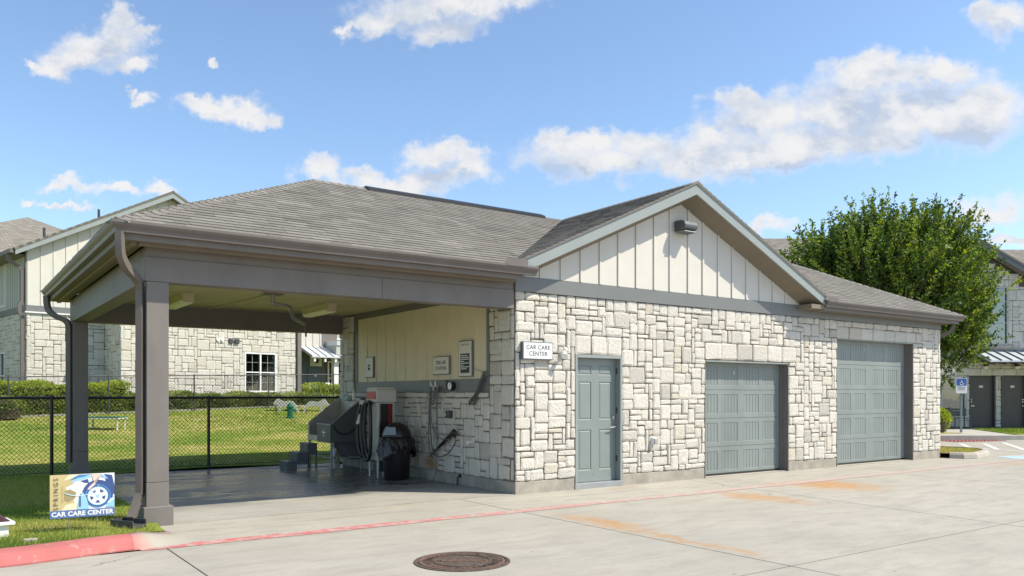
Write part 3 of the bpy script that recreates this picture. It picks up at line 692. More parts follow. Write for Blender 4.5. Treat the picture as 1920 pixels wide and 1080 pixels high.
sl = math.hypot(RY-EY0, ZR-ZE); bdir = (0, (RY-EY0)/sl, (ZR-ZE)/sl)
org = Vector((0, EY0, ZE))
SH = shingles(org, (1, 0, 0), bdir, [(EX0, 0), (-.15, 0), (AP, sl), (RX0, sl)], 1) + shingles(org, (1, 0, 0), bdir, [(7.3, 0), (EX1, 0), (RX1, sl), (AP, sl)], 2)
hl = math.hypot(RX0-EX0, ZR-ZE)
SH += shingles((EX0, 0, ZE), (0, 1, 0), ((RX0-EX0)/hl, 0, (ZR-ZE)/hl), [(EY0, 0), (EY1, 0), (RY, hl)], 3)
hr = math.hypot(EX1-RX1, ZR-ZE)
SH += shingles((EX1, 0, ZE), (0, 1, 0), (-(EX1-RX1)/hr, 0, (ZR-ZE)/hr), [(EY0, 0), (EY1, 0), (RY, hr)], 4)
gl = math.hypot(3.78, 1.7086); g0 = gz(AP-3.78)
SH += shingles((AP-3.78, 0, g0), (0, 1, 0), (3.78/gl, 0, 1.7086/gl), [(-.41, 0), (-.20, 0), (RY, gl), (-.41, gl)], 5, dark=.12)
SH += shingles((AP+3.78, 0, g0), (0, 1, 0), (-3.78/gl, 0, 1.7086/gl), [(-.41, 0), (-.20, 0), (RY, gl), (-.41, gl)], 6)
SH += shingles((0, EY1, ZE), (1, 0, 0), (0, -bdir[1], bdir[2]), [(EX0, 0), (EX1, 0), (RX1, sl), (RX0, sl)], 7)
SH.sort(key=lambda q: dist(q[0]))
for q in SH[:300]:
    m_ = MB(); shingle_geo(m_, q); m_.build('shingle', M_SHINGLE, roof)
mb = MB()
for q in SH[300:]: shingle_geo(mb, q)
mb.build('far_shingles', M_SHINGLE, roof, kind='stuff')
def caps(p, q, n1, n2, step=.15, tone0=.6):
    p, q = Vector(p), Vector(q); L = (q-p).length; d = (q-p)/L; n1, n2 = Vector(n1).normalized(), Vector(n2).normalized(); m = (n1+n2).normalized(); k = 0
    s1 = d.cross(n1).normalized(); s2 = d.cross(n2).normalized(); s1 = -s1 if s1.dot(m) > 0 else s1; s2 = -s2 if s2.dot(m) > 0 else s2
    while k*step < L:
        a, b = p + d*(k*step), p + d*min(L, (k+1)*step+.05); r_ = random.uniform(-.12, .25); mm = MB(); mm.tone = tone0 + r_
        for (pt, h) in ((a, .034), (b, .014)): pass
        A = [a+s1*.14+n1*.018, a+m*.026, a+s2*.14+n2*.018]; Bq = [b+s1*.14+n1*.010, b+m*.016, b+s2*.14+n2*.010]
        i = [mm.vert(x) for x in A+Bq+[x-m*.02 for x in A]]
        mm.f += [[i[0], i[1], i[4], i[3]], [i[1], i[2], i[5], i[4]], [i[6], i[7], i[1], i[0]], [i[7], i[8], i[2], i[1]], [i[0], i[3], i[6]], [i[2], i[8], i[5]]]
        mm.build('ridge_cap', M_SHINGLE, roof); k += 1
nF = Vector((0, -bdir[2], bdir[1])); nBk = Vector((0, bdir[2], bdir[1])); nL = Vector((-(ZR-ZE)/hl, 0, (RX0-EX0)/hl)); nRt = Vector(((ZR-ZE)/hr, 0, (EX1-RX1)/hr))
caps((EX0+.05, EY0+.05, ZE+.02), P['e'], nF, nL); caps((EX1-.05, EY0+.05, ZE+.02), P['f'], nF, nRt); caps((EX0+.05, EY1-.05, ZE+.02), P['e'], nBk, nL)
caps((RX0, RY, ZR), (RX0+1.0, RY, ZR), nF, nBk)
nGL = Vector((-.412, 0, .911)); nGR = Vector((.412, 0, .911))
caps((AP, -.41, 5.165), (AP, RY, 5.165), nGL, nGR)
for a, b in ((RX0+.95, 2.95), (4.2, RX1-.3)):
    part(MB().prism([(a, RY-.16, ZR-.055), (a, RY-.16, ZR-.012), (a, RY, ZR+.055), (a, RY+.16, ZR-.012), (a, RY+.16, ZR-.055)], (b-a, 0, 0)), 'ridge_vent', M_BLACKM, parent=roof)
# --- eaves: fascia, soffits, gutters
part(BX(-5.47, -.12, -.335, -.305, 3.195, 3.35), 'fascia', M_TAUPE); part(BX(7.33, 12.7, -.335, -.305, 3.195, 3.35), 'fascia', M_TAUPE)
part(BX(-5.475, -5.445, -.30, 6.83, 3.195, 3.35), 'fascia', M_TAUPE); part(BX(12.67, 12.70, -.30, 6.83, 3.195, 3.35), 'fascia', M_TAUPE); part(BX(-5.44, 12.66, 6.80, 6.83, 3.195, 3.35), 'fascia', M_TAUPE)
part(BX(-5.44, -.14, -.303, -.012, 3.205, 3.225), 'soffit', M_SOFFIT); part(BX(7.34, 12.66, -.303, -.037, 3.205, 3.225), 'soffit', M_SOFFIT)
part(BX(-5.444, -5.20, -.01, 6.79, 3.205, 3.225), 'soffit', M_SOFFIT); part(BX(12.505, 12.66, -.03, 6.79, 3.205, 3.225), 'soffit', M_SOFFIT); part(BX(-5.19, 12.5, 6.51, 6.79, 3.205, 3.225), 'soffit', M_SOFFIT)
part(BX(-5.36, -5.30, -.2, 6.78, 3.17, 3.204), 'soffit_batten', M_SOFFIT); part(BX(-5.28, -.14, -.19, -.13, 3.17, 3.204), 'soffit_batten', M_SOFFIT)
GP = [(0, .0), (.0, -.125), (.070, -.125), (.078, -.085), (.105, -.055), (.118, -.03), (.118, 0), (.108, 0), (.108, -.02), (.09, -.05), (.066, -.078), (.06, -.112), (.01, -.112), (.01, 0)]
def gutter(pts, outs, name='gutter'):
    m_ = MB(); rings = []
    for (p, o_) in zip(pts, outs): rings.append([m_.vert((p[0]+o_[0]*a, p[1]+o_[1]*a, p[2]+z)) for a, z in GP])
    for k in range(len(rings)-1):
        for j in range(len(GP)): m_.f.append([rings[k][j], rings[k][(j+1) % len(GP)], rings[k+1][(j+1) % len(GP)], rings[k+1][j]])
    m_.f.append(rings[0][:7]); m_.f.append(rings[-1][:7][::-1])
    return part(m_, name, M_GUTTER)
gutter([(.10, -.338, 3.385), (-5.478, -.338, 3.385), (-5.478, 6.86, 3.385)], [(0, -1), (-1, -1), (-1, 0)])
gutter([(7.28, -.338, 3.385), (12.705, -.338, 3.385), (12.705, 6.86, 3.385)], [(0, -1), (1, -1), (1, 0)])
part(BX(-.47, -.10, -.462, -.457, 3.36, 3.47), 'splash_guard', M_GUTTER); part(BX(7.3, 7.62, -.462, -.457, 3.36, 3.46), 'splash_guard', M_GUTTER)
# --- carport frame
part(BX(-5.18, -2.212, -.012, .235, 2.805, 3.085), 'beam', M_TAUPE, bevel=.006); part(BX(-2.209, -.03, -.012, .235, 2.805, 3.085), 'beam', M_TAUPE, bevel=.006)
part(BX(-5.165, -.03, -.003, .225, 3.087, 3.203), 'frieze_board', M_TAUPE)
part(BX(-5.18, -4.935, .237, 6.255, 2.805, 3.085), 'beam', M_TAUPE, bevel=.006); part(BX(-5.17, -4.945, .227, 6.255, 3.087, 3.203), 'frieze_board', M_TAUPE)
part(BX(-5.18, .0, 6.257, 6.50, 2.805, 3.203), 'beam', M_TAUPE, bevel=.006)
for nx, (a, b) in enumerate(((-4.93, -2.475), (-2.465, -.02))):
    for k in range(5):
        y0 = .24 + k*1.205; part(BX(a+.004, b-.004, y0+.012, y0+1.193, 3.18, 3.20), 'ceiling_panel', M_CEIL)
part(BX(-4.93, -.02, .24, 6.25, 3.201, 3.23), 'ceiling_backing', M_BROWNDOOR)
for y in (0, 6.26):
    part(BX(-5.16, -4.92, y, y+.238, .50, 2.803), 'column', M_TAUPE, bevel=.006); part(BX(-5.162, -4.918, y-.002, y+.24, .22, .497), 'column_foot', M_TAUPE, bevel=.004)
    part(BX(-5.20, -4.875, y-.045, y+.283, -.02, .225), 'column_base', M_TAUPE, bevel=.01)
# --- downspouts
def downspout(pts): return part(MB().sweep(smooth_path(pts, 5), .07, .09), 'downspout', M_GUTTER)
downspout([(-5.50, -.39, 3.27), (-5.50, -.385, 3.12), (-5.48, -.35, 3.00), (-5.40, -.22, 2.90), (-5.28, -.04, 2.83), (-5.225, .05, 2.74), (-5.215, .07, 2.6), (-5.215, .07, 1.5), (-5.215, .07, .45), (-5.225, .065, .36), (-5.29, .0, .20), (-5.335, -.05, .11)])
downspout([(-5.535, 6.62, 3.27), (-5.53, 6.60, 3.12), (-5.50, 6.56, 3.0), (-5.40, 6.48, 2.90), (-5.27, 6.40, 2.83), (-5.215, 6.37, 2.74), (-5.21, 6.37, 2.6), (-5.21, 6.37, 1.5), (-5.21, 6.37, .3)])
downspout([(12.76, -.2, 3.27), (12.755, -.18, 3.14), (12.72, -.12, 3.02), (12.60, .05, 2.92), (12.565, .1, 2.8), (12.56, .12, 2.6), (12.56, .12, .3)])
# --- entry door
d = MB()
d.box(1.166, 1.212, -.012, .26, .09, 2.15); d.box(2.130, 2.176, -.012, .26, .09, 2.15); d.box(1.2125, 2.1295, -.012, .26, 2.10, 2.15)
frame = part(d, 'door_frame', M_SAGE, bevel=.004)
part(BX(1.16, 2.18, -.015, .27, .0, .088), 'threshold', M_GALV, bevel=.004)
leafd = MB(); X0, X1, Z0, Z1 = 1.215, 2.127, .094, 2.097; Yd = .10
cols = [(1.325, 1.59), (1.755, 2.02)]; rows = [(.28, .94), (1.10, 1.72), (1.83, 1.99)]
# stile-and-rail slab with six sunk panels
xs = [X0, cols[0][0], cols[0][1], cols[1][0], cols[1][1], X1]; zs = [Z0, rows[0][0], rows[0][1], rows[1][0], rows[1][1], rows[2][0], rows[2][1], Z1]
def slab_panels(m, xs, zs, y, holes, thick, sink, bev, raised):
    for i in range(len(xs)-1):
        for j in range(len(zs)-1):
            x0, x1, z0, z1 = xs[i], xs[i+1], zs[j], zs[j+1]
            if (i, j) in holes:
                e = bev; q0 = [(x0, y, z0), (x1, y, z0), (x1, y, z1), (x0, y, z1)]; q1 = [(x0+e, y+sink, z0+e), (x1-e, y+sink, z0+e), (x1-e, y+sink, z1-e), (x0+e, y+sink, z1-e)]
                for k in range(4): m.poly([q0[k], q0[(k+1) % 4], q1[(k+1) % 4], q1[k]])
                if raised:
                    e2 = e+.022; q2 = [(x0+e2, y+.003, z0+e2), (x1-e2, y+.003, z0+e2), (x1-e2, y+.003, z1-e2), (x0+e2, y+.003, z1-e2)]
                    for k in range(4): m.poly([q1[k], q1[(k+1) % 4], q2[(k+1) % 4], q2[k]])
                    m.poly(q2)
                else: yield (x0+e, x1-e, z0+e, z1-e)
            else: m.poly([(x0, y, z0), (x1, y, z0), (x1, y, z1), (x0, y, z1)])
    X0_, X1_, Z0_, Z1_ = xs[0], xs[-1], zs[0], zs[-1]
    for q in ([(X0_, Z0_), (X1_, Z0_)], [(X1_, Z0_), (X1_, Z1_)], [(X1_, Z1_), (X0_, Z1_)], [(X0_, Z1_), (X0_, Z0_)]):
        (a, c), (b, e) = q; m.poly([(a, y, c), (b, y, c if c == e else e), (b, y+thick, e), (a, y+thick, c)])
list(slab_panels(leafd, xs, zs, Yd, {(i, j) for i in (1, 3) for j in (1, 3, 5)}, .044, .012, .012, True))
door = part(leafd, 'door', M_DOOR)
part(MB().tube([(2.065, .10, 1.13), (2.065, .075, 1.13)], .030, 14), 'deadbolt', M_NICKEL, parent=door, smooth=False)
hd = MB().tube([(2.065, .10, .975), (2.065, .085, .975)], .032, 14); hd.tube([(2.065, .09, .975), (2.065, .045, .975)], .011, 8); hd.tube([(2.068, .045, .975), (2.01, .043, .973), (1.95, .045, .968)], [.011, .010, .008], 8)
part(hd, 'handle', M_NICKEL, parent=door)
part(MB().tube([(1.66, .10, .22), (1.66, .092, .22)], .012, 10), 'door_stop', M_NICKEL, parent=door)
for z in (.45, 1.25, 1.9): part(BX(2.124, 2.132, .06, .098, z-.05, z+.05), 'strike_plate' if z != .45 else 'weather_strip', M_DARKM)
# --- garage doors
def garage(x0, x1, ztop, n, panels, lab):
    g = part(BX(x0+.004, x1-.004, .226, .25, .01, ztop), 'garage_door', M_GDOOR); h = (ztop-.012)/n
    for k in range(n):
        z0 = .012 + k*h; m_ = MB(); xs = [x0+.005] + [v for p_ in panels for v in p_] + [x1-.005]; zs = [z0+.003, z0+.085, z0+h-.085, z0+h-.003]
        for (a, b, c, e) in slab_panels(m_, xs, zs, .18, {(i, 1) for i in range(1, len(xs)-1, 2)}, .045, .007, .006, False):
            nb = 5; g_ = (b-a)/nb
            for i in range(nb):   # beaded slats with sunk grooves
                u0, u1 = a+i*g_, a+(i+1)*g_; q = .006
                m_.poly([(u0+q, .185, c), (u1-q, .185, c), (u1-q, .185, e), (u0+q, .185, e)])
                m_.poly([(u0, .191, c), (u0+q, .185, c), (u0+q, .185, e), (u0, .191, e)]); m_.poly([(u1-q, .185, c), (u1, .191, c), (u1, .191, e), (u1-q, .185, e)])
        part(m_, 'door_section', M_GDOOR, parent=g)
    part(BX((x0+x1)/2-.22, (x0+x1)/2-.205, .172, .179, ztop-.24, ztop-.17), 'door_tag', M_WHITE, parent=g)
    part(BX(x0, x0+.02, -.004, .30, .0, ztop), 'jamb', M_TAUPE); part(BX(x1-.02, x1, -.004, .30, .0, ztop), 'jamb', M_TAUPE); part(BX(x0+.021, x1-.021, -.004, .30, ztop-.02, ztop+.004), 'head_jamb', M_SAGE)
    part(BX(x1-.06, x1-.021, .13, .178, .0, ztop-.021), 'weather_strip', M_TAUPE); part(BX(x0+.021, x0+.06, .13, .178, .0, ztop-.021), 'weather_strip', M_TAUPE)
    part(BX(x0-.002, x1+.002, .03, .3, -.02, .009), 'door_sill', M_CURB); part(BX(x0+.022, x1-.022, .165, .179, .0095, .045), 'bottom_seal', M_RUBBER)
garage(4.2, 6.64, 2.13, 4, [(4.31, 4.755), (4.875, 5.321), (5.504, 5.947), (6.062, 6.508)], 1)
garage(8.26, 11.28, 2.70, 5, [(8.618, 9.063), (9.179, 9.626), (9.915, 10.356), (10.466, 10.912)], 2)

# ================================================================== FIXTURES ON THE BUILDING
L_ = thing('wall_pack_lamp', 'dark slate wall pack lamp high on the cream gable', 'lamp', (3.55, -.033, 4.35))
prof = [(0, .0), (-.20, .02), (-.245, .045), (-.25, .10), (-.225, .16), (-.16, .185), (0, .195)]
MB().prism([(-.165, y, z) for y, z in prof], (.33, 0, 0)).build('housing', M_LAMP, L_, bevel=.018)
BX(-.135, .135, -.215, -.03, -.014, -.001).build('lens', M_LENS, L_)
BX(-.15, .15, -.235, -.015, -.020, -.015).build('lens_trim', M_LAMP, L_, bevel=.004)

RF, RS = (R(90), 0, 0), (R(90), 0, R(-90))
sg = thing('wall_sign', 'white CAR CARE CENTER sign in grey frame beside the entry door', 'sign', (.37, -.025, 2.04))
BX(-.29, .29, -.055, .03, 0, .275).build('frame', M_SIGNF, sg, bevel=.006); BX(-.272, .272, -.060, -.0555, .018, .257).build('face', M_SIGNW, sg)
text('lettering', 'CAR CARE\nCENTER', .092, (0, -.0612, .138), RF, M_INK, sg, line=1.05, bold=.0008, spacing=1.06)
def side_sign(name, label, y, z0, w_, h, m=M_SIGNC):
    t = thing(name, label, 'sign', (-.0145, y, z0), 0)
    BX(-.028, 0, -w_/2, w_/2, 0, h).build('frame', M_SIGNF, t, bevel=.004); BX(-.032, -.0285, -w_/2+.018, w_/2-.018, .018, h-.018).build('face', m, t); return t
sg = side_sign('wall_sign', 'cream TIRE AIR STATION sign on the carport siding', 2.15, 1.85, .56, .32)
text('lettering', 'TIRE AIR\nSTATION', .088, (-.0330, 0, .16), RS, M_INK, sg, line=1.1, bold=.001, spacing=1.05)
sg = side_sign('notice_board', 'tall narrow notice with black rules panel on the carport siding', 1.36, 1.80, .42, .60)
BX(-.0335, -.0322, -.14, .14, .065, .385).build('rules_panel', M_INK, sg)
text('heading', 'S P R I N G S', .045, (-.0330, 0, .53), RS, MATS['sign_ink'], sg)
rl = random.Random(4)
for k, wd in enumerate((.20, .24, .24, .09, .24, .07, .24, .17)):
    BX(-.0342, -.0336, .12-wd, .12, .345-k*.031, .357-k*.031).build('text_line', M_SIGNW, sg)
sg = side_sign('wall_sign', 'small plain cream sign with dark dog wash pictogram by the stone pier', 5.0, 1.85, .36, .42)
px = MB().poly([(-.0326, .055, .205), (-.0326, .045, .15), (-.0326, -.045, .15), (-.0326, -.055, .205)]).build('tub_mark', M_INK, sg)
BX(-.0332, -.0324, -.07, .07, .212, .218).build('rim_mark', M_INK, sg)
MB().poly([(-.0326, .065, .25), (-.0326, .06, .275), (-.0326, .045, .29), (-.0326, .03, .262), (-.0326, -.03, .258), (-.0326, -.045, .28), (-.0326, -.05, .232), (-.0326, .045, .228)]).build('dog_mark', M_INK, sg)

c = thing('security_floodlight', 'white security light with round head beside the CAR CARE CENTER sign', 'lamp', (.86, -.02, 2.12))
MB().tube([(.03, .02, .02), (.03, -.03, .02)], .045, 14).build('back_plate', M_WHITE, c)
MB().tube([(.03, -.03, .02), (.0, -.07, .0), (-.02, -.10, -.02)], .016, 8).build('arm', M_WHITE, c, smooth=True)
MB().tube([(.0, -.085, .05), (-.03, -.13, .005), (-.05, -.16, -.02)], [.03, .045, .052], 14).build('head', M_WHITE, c)
MB().lathe([(.02, 0), (.035, .02), (.035, .05), (.015, .07)], (.05, -.05, .06), 12).build('sensor', M_WHITE, c, smooth=True)
c = thing('wall_outlet', 'grey weatherproof outlet box on the stone between door and garage', 'outlet', (2.87, -.02, .66))
BX(-.04, .04, -.06, .03, 0, .115).build('cover', M_WHITE, c, bevel=.008); BX(-.035, .035, -.085, -.061, .008, .105).build('flap', M_GALV, c, bevel=.01)

# carport ceiling lights
for x, y, lab in ((-3.72, .5, 'strip light on the carport ceiling nearest the road, open bay side'), (-3.74, 4.05, 'strip light on the carport ceiling beside the rear beam, open bay side'), (-1.22, 4.1, 'strip light on the carport ceiling above the dog wash tub'), (-1.22, .5, 'strip light on the carport ceiling nearest the road, siding wall side')):
    l = thing('ceiling_light', lab, 'light', (x, y, 3.02), group='carport ceiling lights')
    MB().prism([(-.075, 0, .05), (.075, 0, .05), (.11, 0, .16), (-.11, 0, .16)], (0, 1.22, 0)).build('body', M_CEIL, l)
    MB().prism([(-.10, .02, .05), (-.07, .02, .0), (.07, .02, .0), (.10, .02, .05)], (0, 1.18, 0)).build('diffuser', M_LENS, l)
    BX(-.085, .085, -.02, .0, .02, .16).build('end_cap', M_CEIL, l); BX(-.085, .085, 1.221, 1.24, .02, .16).build('end_cap', M_CEIL, l)
# hose boom on the ceiling
bm = thing('hose_boom', 'swivelling metal hose boom hanging from the carport ceiling', 'boom', (-2.62, 3.2, 3.18))
BX(-.16, .16, -.1, .1, -.03, -.001).build('mount_plate', M_TAUPE, bm, bevel=.004)
MB().tube([(0, 0, -.03), (0, 0, -.19)], .035, 12).build('swivel', M_GALV, bm)
MB().tube(smooth_path([(0, 0, -.17), (.15, .05, -.18), (.36, .2, -.185), (.46, .4, -.25), (.56, .55, -.34), (.80, .9, -.36), (1.0, 1.2, -.38)], 5), .028, 10).build('arm', M_GALV, bm, smooth=True)
MB().tube([(1.0, 1.2, -.36), (1.03, 1.23, -.45), (1.05, 1.25, -.60)], .018, 8).build('hose_drop', M_HOSE, bm, smooth=True)
cp = MB().tube([(-4.9, 2.62, 3.165), (-3.9, 2.66, 3.165), (-2.72, 3.18, 3.165)], .012, 6).tube([(-2.62, 3.25, 3.165), (-2.75, 5.0, 3.165), (-2.85, 6.2, 3.165)], .012, 6)
cp.build('ceiling_conduit', M_CEIL, label='thin painted conduit running across the carport ceiling panels', cat='conduit')

# items on the side wall
h = thing('hose_hanger', 'cream hose hanger with two prongs and looped grey hoses on the sill', 'hanger', (-.06, 2.30, 1.55))
BX(-.03, 0, -.09, .09, .03, .11).build('bracket', M_SIGNC, h, bevel=.008)
for s_ in (-1, 1): MB().tube([(-.02, s_*.06, .08), (-.05, s_*.075, .13), (-.055, s_*.08, .20)], [.018, .016, .010], 8).build('prong', M_SIGNC, h, smooth=True)
hs = random.Random(2)
def hosep(pts, r_, m, name, par): return MB().tube(smooth_path(pts, 6), r_, 7).build(name, m, par, smooth=True)
for k, (ya, yb, zb) in enumerate(((.07, -.09, -.22), (.05, -.13, -.16), (.09, -.05, -.10))):
    hosep([(-.05, ya, .09), (-.07, ya+.02, -.02), (-.07, (ya+yb)/2, zb), (-.07, yb-.02, -.02), (-.05, yb, .09)], .011, M_HOSE, 'hose', h)
hosep([(-.05, .11, .08), (-.06, .13, -.5), (-.06, .12, -.95), (-.05, .02, -1.15)], .011, M_HOSE, 'hose', h)
hosep([(-.05, .06, .05), (-.06, .05, -.45), (-.06, -.12, -.72), (-.06, -.35, -.80), (-.07, -.62, -.78)], .009, M_HOSE, 'hose', h)
hosep([(-.05, -.14, .06), (-.07, -.17, -.4), (-.08, -.18, -1.0), (-.10, -.17, -1.40), (-.14, -.10, -1.535)], .011, M_HOSE, 'hose', h)
hosep([(-.05, .08, .0), (-.06, .10, -.35), (-.07, .0, -.95), (-.08, -.2, -1.1), (-.07, -.55, -1.02), (-.06, -.78, -.82)], .010, M_CABLE, 'hose', h)
g = thing('air_gauge', 'round white air gauge in black bezel above the sill', 'gauge', (-.013, 1.78, 1.57))
MB().tube([(0, 0, .085), (-.075, 0, .085)], .078, 20).build('bezel', M_BLKPL, g); MB().tube([(-.076, 0, .085), (-.079, 0, .085)], .060, 20).build('dial', M_WHITE, g)
BX(-.0815, -.0795, -.003, .003, .085, .130).build('needle', M_INK, g); BX(-.06, 0, .16, .20, .03, .19).build('valve_block', M_HOSE, g, bevel=.006)
c = thing('coiled_cable', 'bundle of grey cable hanging from the recess corner', 'cable', (-.03, .84, 1.36))
for k in range(6):
    o_ = hs.uniform(-.05, .05); t_ = hs.uniform(-.10, .14)
    hosep([(0, -.05+o_, .52), (-.03, -.01+o_, .38), (-.045, .10+o_, .18), (-.05, .20+t_, .02+hs.uniform(0, .05)), (-.04, .22+t_, -.02), (-.03, .16+t_, .06), (-.02, .05+o_, .24), (0, -.06+o_, .46)], .0055, M_CABLE, 'cable_loop', c)
hosep([(0, -.04, .5), (-.02, .12, .54), (-.01, .26, .57)], .004, M_CABLE, 'cable_tail', c)
c = thing('wall_switch', 'black switch box with white toggle on the stone wainscot', 'switch', (-.02, 1.88, 1.11))
BX(-.06, .03, -.07, .07, 0, .13).build('box', M_DARKM, c, bevel=.006); BX(-.066, -.0605, .01, .06, .015, .115).build('plate', M_BLKPL, c); BX(-.075, -.0665, .027, .043, .04, .085).build('toggle', M_WHITE, c)
c = thing('spray_wand', 'black spray wand leaning against the stone wall with loose hose', 'wand', (-.05, 2.0, .42))
MB().tube([(-.03, .40, .05), (-.03, .02, .26), (-.04, -.18, .37), (-.04, -.38, .48)], [.010, .030, .036, .042], 10).build('barrel', M_BLKPL, c, smooth=True)
MB().tube([(-.04, -.36, .49), (-.05, -.43, .46), (-.05, -.40, .38)], .024, 8).build('grip', M_BLKPL, c, smooth=True)
MB().tube([(-.03, .40, .05), (-.03, .47, .01)], .014, 8).build('nozzle', M_BLKPL, c)
c = thing('wall_tap', 'small white hose tap poking from the stone wall', 'tap', (-.02, 1.2, .71))
MB().tube([(.02, 0, .03), (-.09, 0, .03)], .02, 10).build('body', M_WHITE, c); MB().tube([(-.07, 0, .03), (-.08, 0, -.01)], .013, 8).build('spout', M_WHITE, c)
c = thing('pipe_stub', 'short black drain pipe stub at the foot of the stone wall', 'pipe', (-.01, 1.58, .0))
MB().tube([(.0, 0, .16), (-.04, 0, .14), (-.05, 0, .0)], .016, 8).build('pipe', M_BLKPL, c); MB().tube([(.01, 0, .16), (-.01, 0, .16)], .03, 10).build('collar', M_BLKPL, c)

# ================================================================== WASH EQUIPMENT
t = thing('dog_wash_tub', 'stainless raised dog wash tub with sloped sides and leg stand', 'wash tub', (-.43, 5.75, .006))
a0, a1, b0, b1, zb, zf, zk = -.37, .36, -.60, .60, .56, .915, 1.43
def plate(pts, d, name, m, par=t): return MB().prism(pts, d).build(name, m, par, bevel=.003)
plate([(a0, b0, zb), (a1, b0, zb), (a1, b0, zk), (a1-.06, b0, zk), (a0, b0, zf)], (0, .012, 0), 'end_panel', M_STEELD)
plate([(a0, b1, zb), (a1, b1, zb), (a1, b1, zk), (a1-.06, b1, zk), (a0, b1, zf)], (0, -.012, 0), 'end_panel', M_STEEL)
BX(a1-.012, a1, b0+.013, b1-.013, zb, zk).build('back_panel', M_STEEL, t); BX(a0+.012, a1-.013, b0+.013, b1-.013, zb+.005, zb+.02).build('basin_floor', M_STEEL, t)
fp = BX(a0-.008, a0+.008, b0+.0, b0+.68, zb-.01, zf-.005).build('front_panel', M_STEELD, t); BX(a0-.006, a0+.006, b1-.08, b1, zb-.01, zf).build('front_post', M_STEEL, t); BX(a0-.004, a0+.006, b0+.70, b1-.09, zb, zb+.12).build('gate_sill', M_STEEL, t)
MB().poly([(a0-.0095, b0+.34+.12*math.cos(k*.52)*(.8+.3*math.sin(k*2.2)), zb+.19+.018*math.sin(k*.52)) for k in range(12)]).build('maker_mark', M_WHITE, fp)
MB().poly([(a0-.0095, b0+.34+.022*math.cos(k*.63), zb+.135+.03*math.sin(k*.63)) for k in range(10)]).build('maker_mark', M_WHITE, fp); MB().poly([(a0-.0095, b0+.34+.018*math.cos(k*.63), zb+.24+.014*math.sin(k*.63)) for k in range(10)]).build('maker_mark', M_WHITE, fp)
MB().tube([(a0, b0+.002, zf), (a1-.06, b0+.002, zk)], .010, 8).build('rim', M_GALV, t); MB().tube([(a0-.004, b0, zf), (a0-.004, b0+.70, zf)], .010, 8).build('rim', M_GALV, t); MB().tube([(a0, b1-.002, zf), (a1-.06, b1-.002, zk)], .008, 8).build('rim', M_GALV, t)
for x in (a0+.03, a1-.06):
    for y in (b0+.03, b1-.03): BX(x-.018, x+.018, y-.018, y+.018, -.004, zb-.001).build('leg', M_GALV, t)
BX(a0+.05, a1-.08, b0+.02, b0+.045, .24, .265).build('brace', M_GALV, t); BX(a0+.05, a1-.08, b1-.045, b1-.02, .24, .265).build('brace', M_GALV, t); BX(a0+.02, a0+.045, b0+.05, b1-.05, .24, .265).build('brace', M_GALV, t)
MB().prism([(-.12, b0+.10, zb), (.30, b0+.10, zb), (.22, b0+.10, .20), (.12, b0+.10, .20)], (0, .5, 0)).build('drain_hopper', M_STEELD, t)
MB().tube(smooth_path([(-.12, -.1, zb), (-.12, -.1, .42), (-.10, -.14, .34), (-.13, -.12, .22), (-.12, -.12, .02)], 4), .045, 10).build('drain_pipe', M_WHITE, t, smooth=True)
MB().tube([(-.12, -.12, .01), (-.12, -.12, .12)], .065, 12).build('drain_cup', M_WHITE, t)
for y in (-.25, .12): BX(a1-.020, a1-.0125, y-.008, y+.008, .95, 1.25).build('tether_slot', M_DARKM, t)
hosep([(a0+.05, b0-.012, .90), (a0+.15, b0-.02, .76), (a0+.35, b0-.02, .72), (a0+.5, b0-.02, .82), (a0+.55, b0-.01, .92)], .012, M_RUBBER, 'shower_hose', t)
BX(.02, .22, b0+.05, b0+.40, zk-.06, zk-.045).build('shelf', M_STEEL, t)
st = thing('step_box', 'grey two tread step unit in front of the dog wash tub', 'steps', (-1.12, 6.03, .006))
for k, (x0, x1, z) in enumerate(((-.32, -.12, .17), (-.12, .10, .345), (.10, .30, .52))):
    BX(x0, x1, -.24, .24, z-.03, z).build('tread', M_STEELD, st, bevel=.006); MB().box(x0+.006, x1-.006, -.235, -.215, max(0, z-.23), z-.031).build('side', M_STEELD, st); BX(x0, x0+.015, -.21, .21, max(0, z-.2), z-.031).build('riser', M_STEELD, st)
BX(.27, .30, -.23, -.20, 0, .49).build('leg', M_STEELD, st); BX(.27, .30, .20, .23, 0, .49).build('leg', M_STEELD, st)
bt = thing('towel_bundle', 'crumpled pale blue towel on the tub back ledge', 'towel', (-.32, 5.38, 1.391))
mb = MB(); rt = random.Random(8)
for k in range(7):
    x, y = rt.uniform(-.06, .06), rt.uniform(-.12, .10); mb = MB().lathe([(.01, 0), (rt.uniform(.05, .08), .015), (rt.uniform(.04, .07), rt.uniform(.05, .08)), (.015, rt.uniform(.08, .13))], (x, y, 0), 9, 1, rt.uniform(.6, 1.4)); mb.build('fold', MATS.get('towel') or mat('towel', (.38, .45, .47), .9, var=.3, vscale=20, bump=.6), bt, smooth=True)
bo = thing('bottle', 'white shampoo bottle standing on the tub ledge', 'bottle', (-.27, 5.24, 1.391))
MB().lathe([(.035, 0), (.038, .02), (.038, .14), (.015, .17), (.015, .19)], (0, 0, 0), 14).build('body', M_WHITE, bo, smooth=True); MB().lathe([(.018, .19), (.018, .22), (.006, .225)], (0, 0, 0), 12).build('cap', M_WHITE, bo)

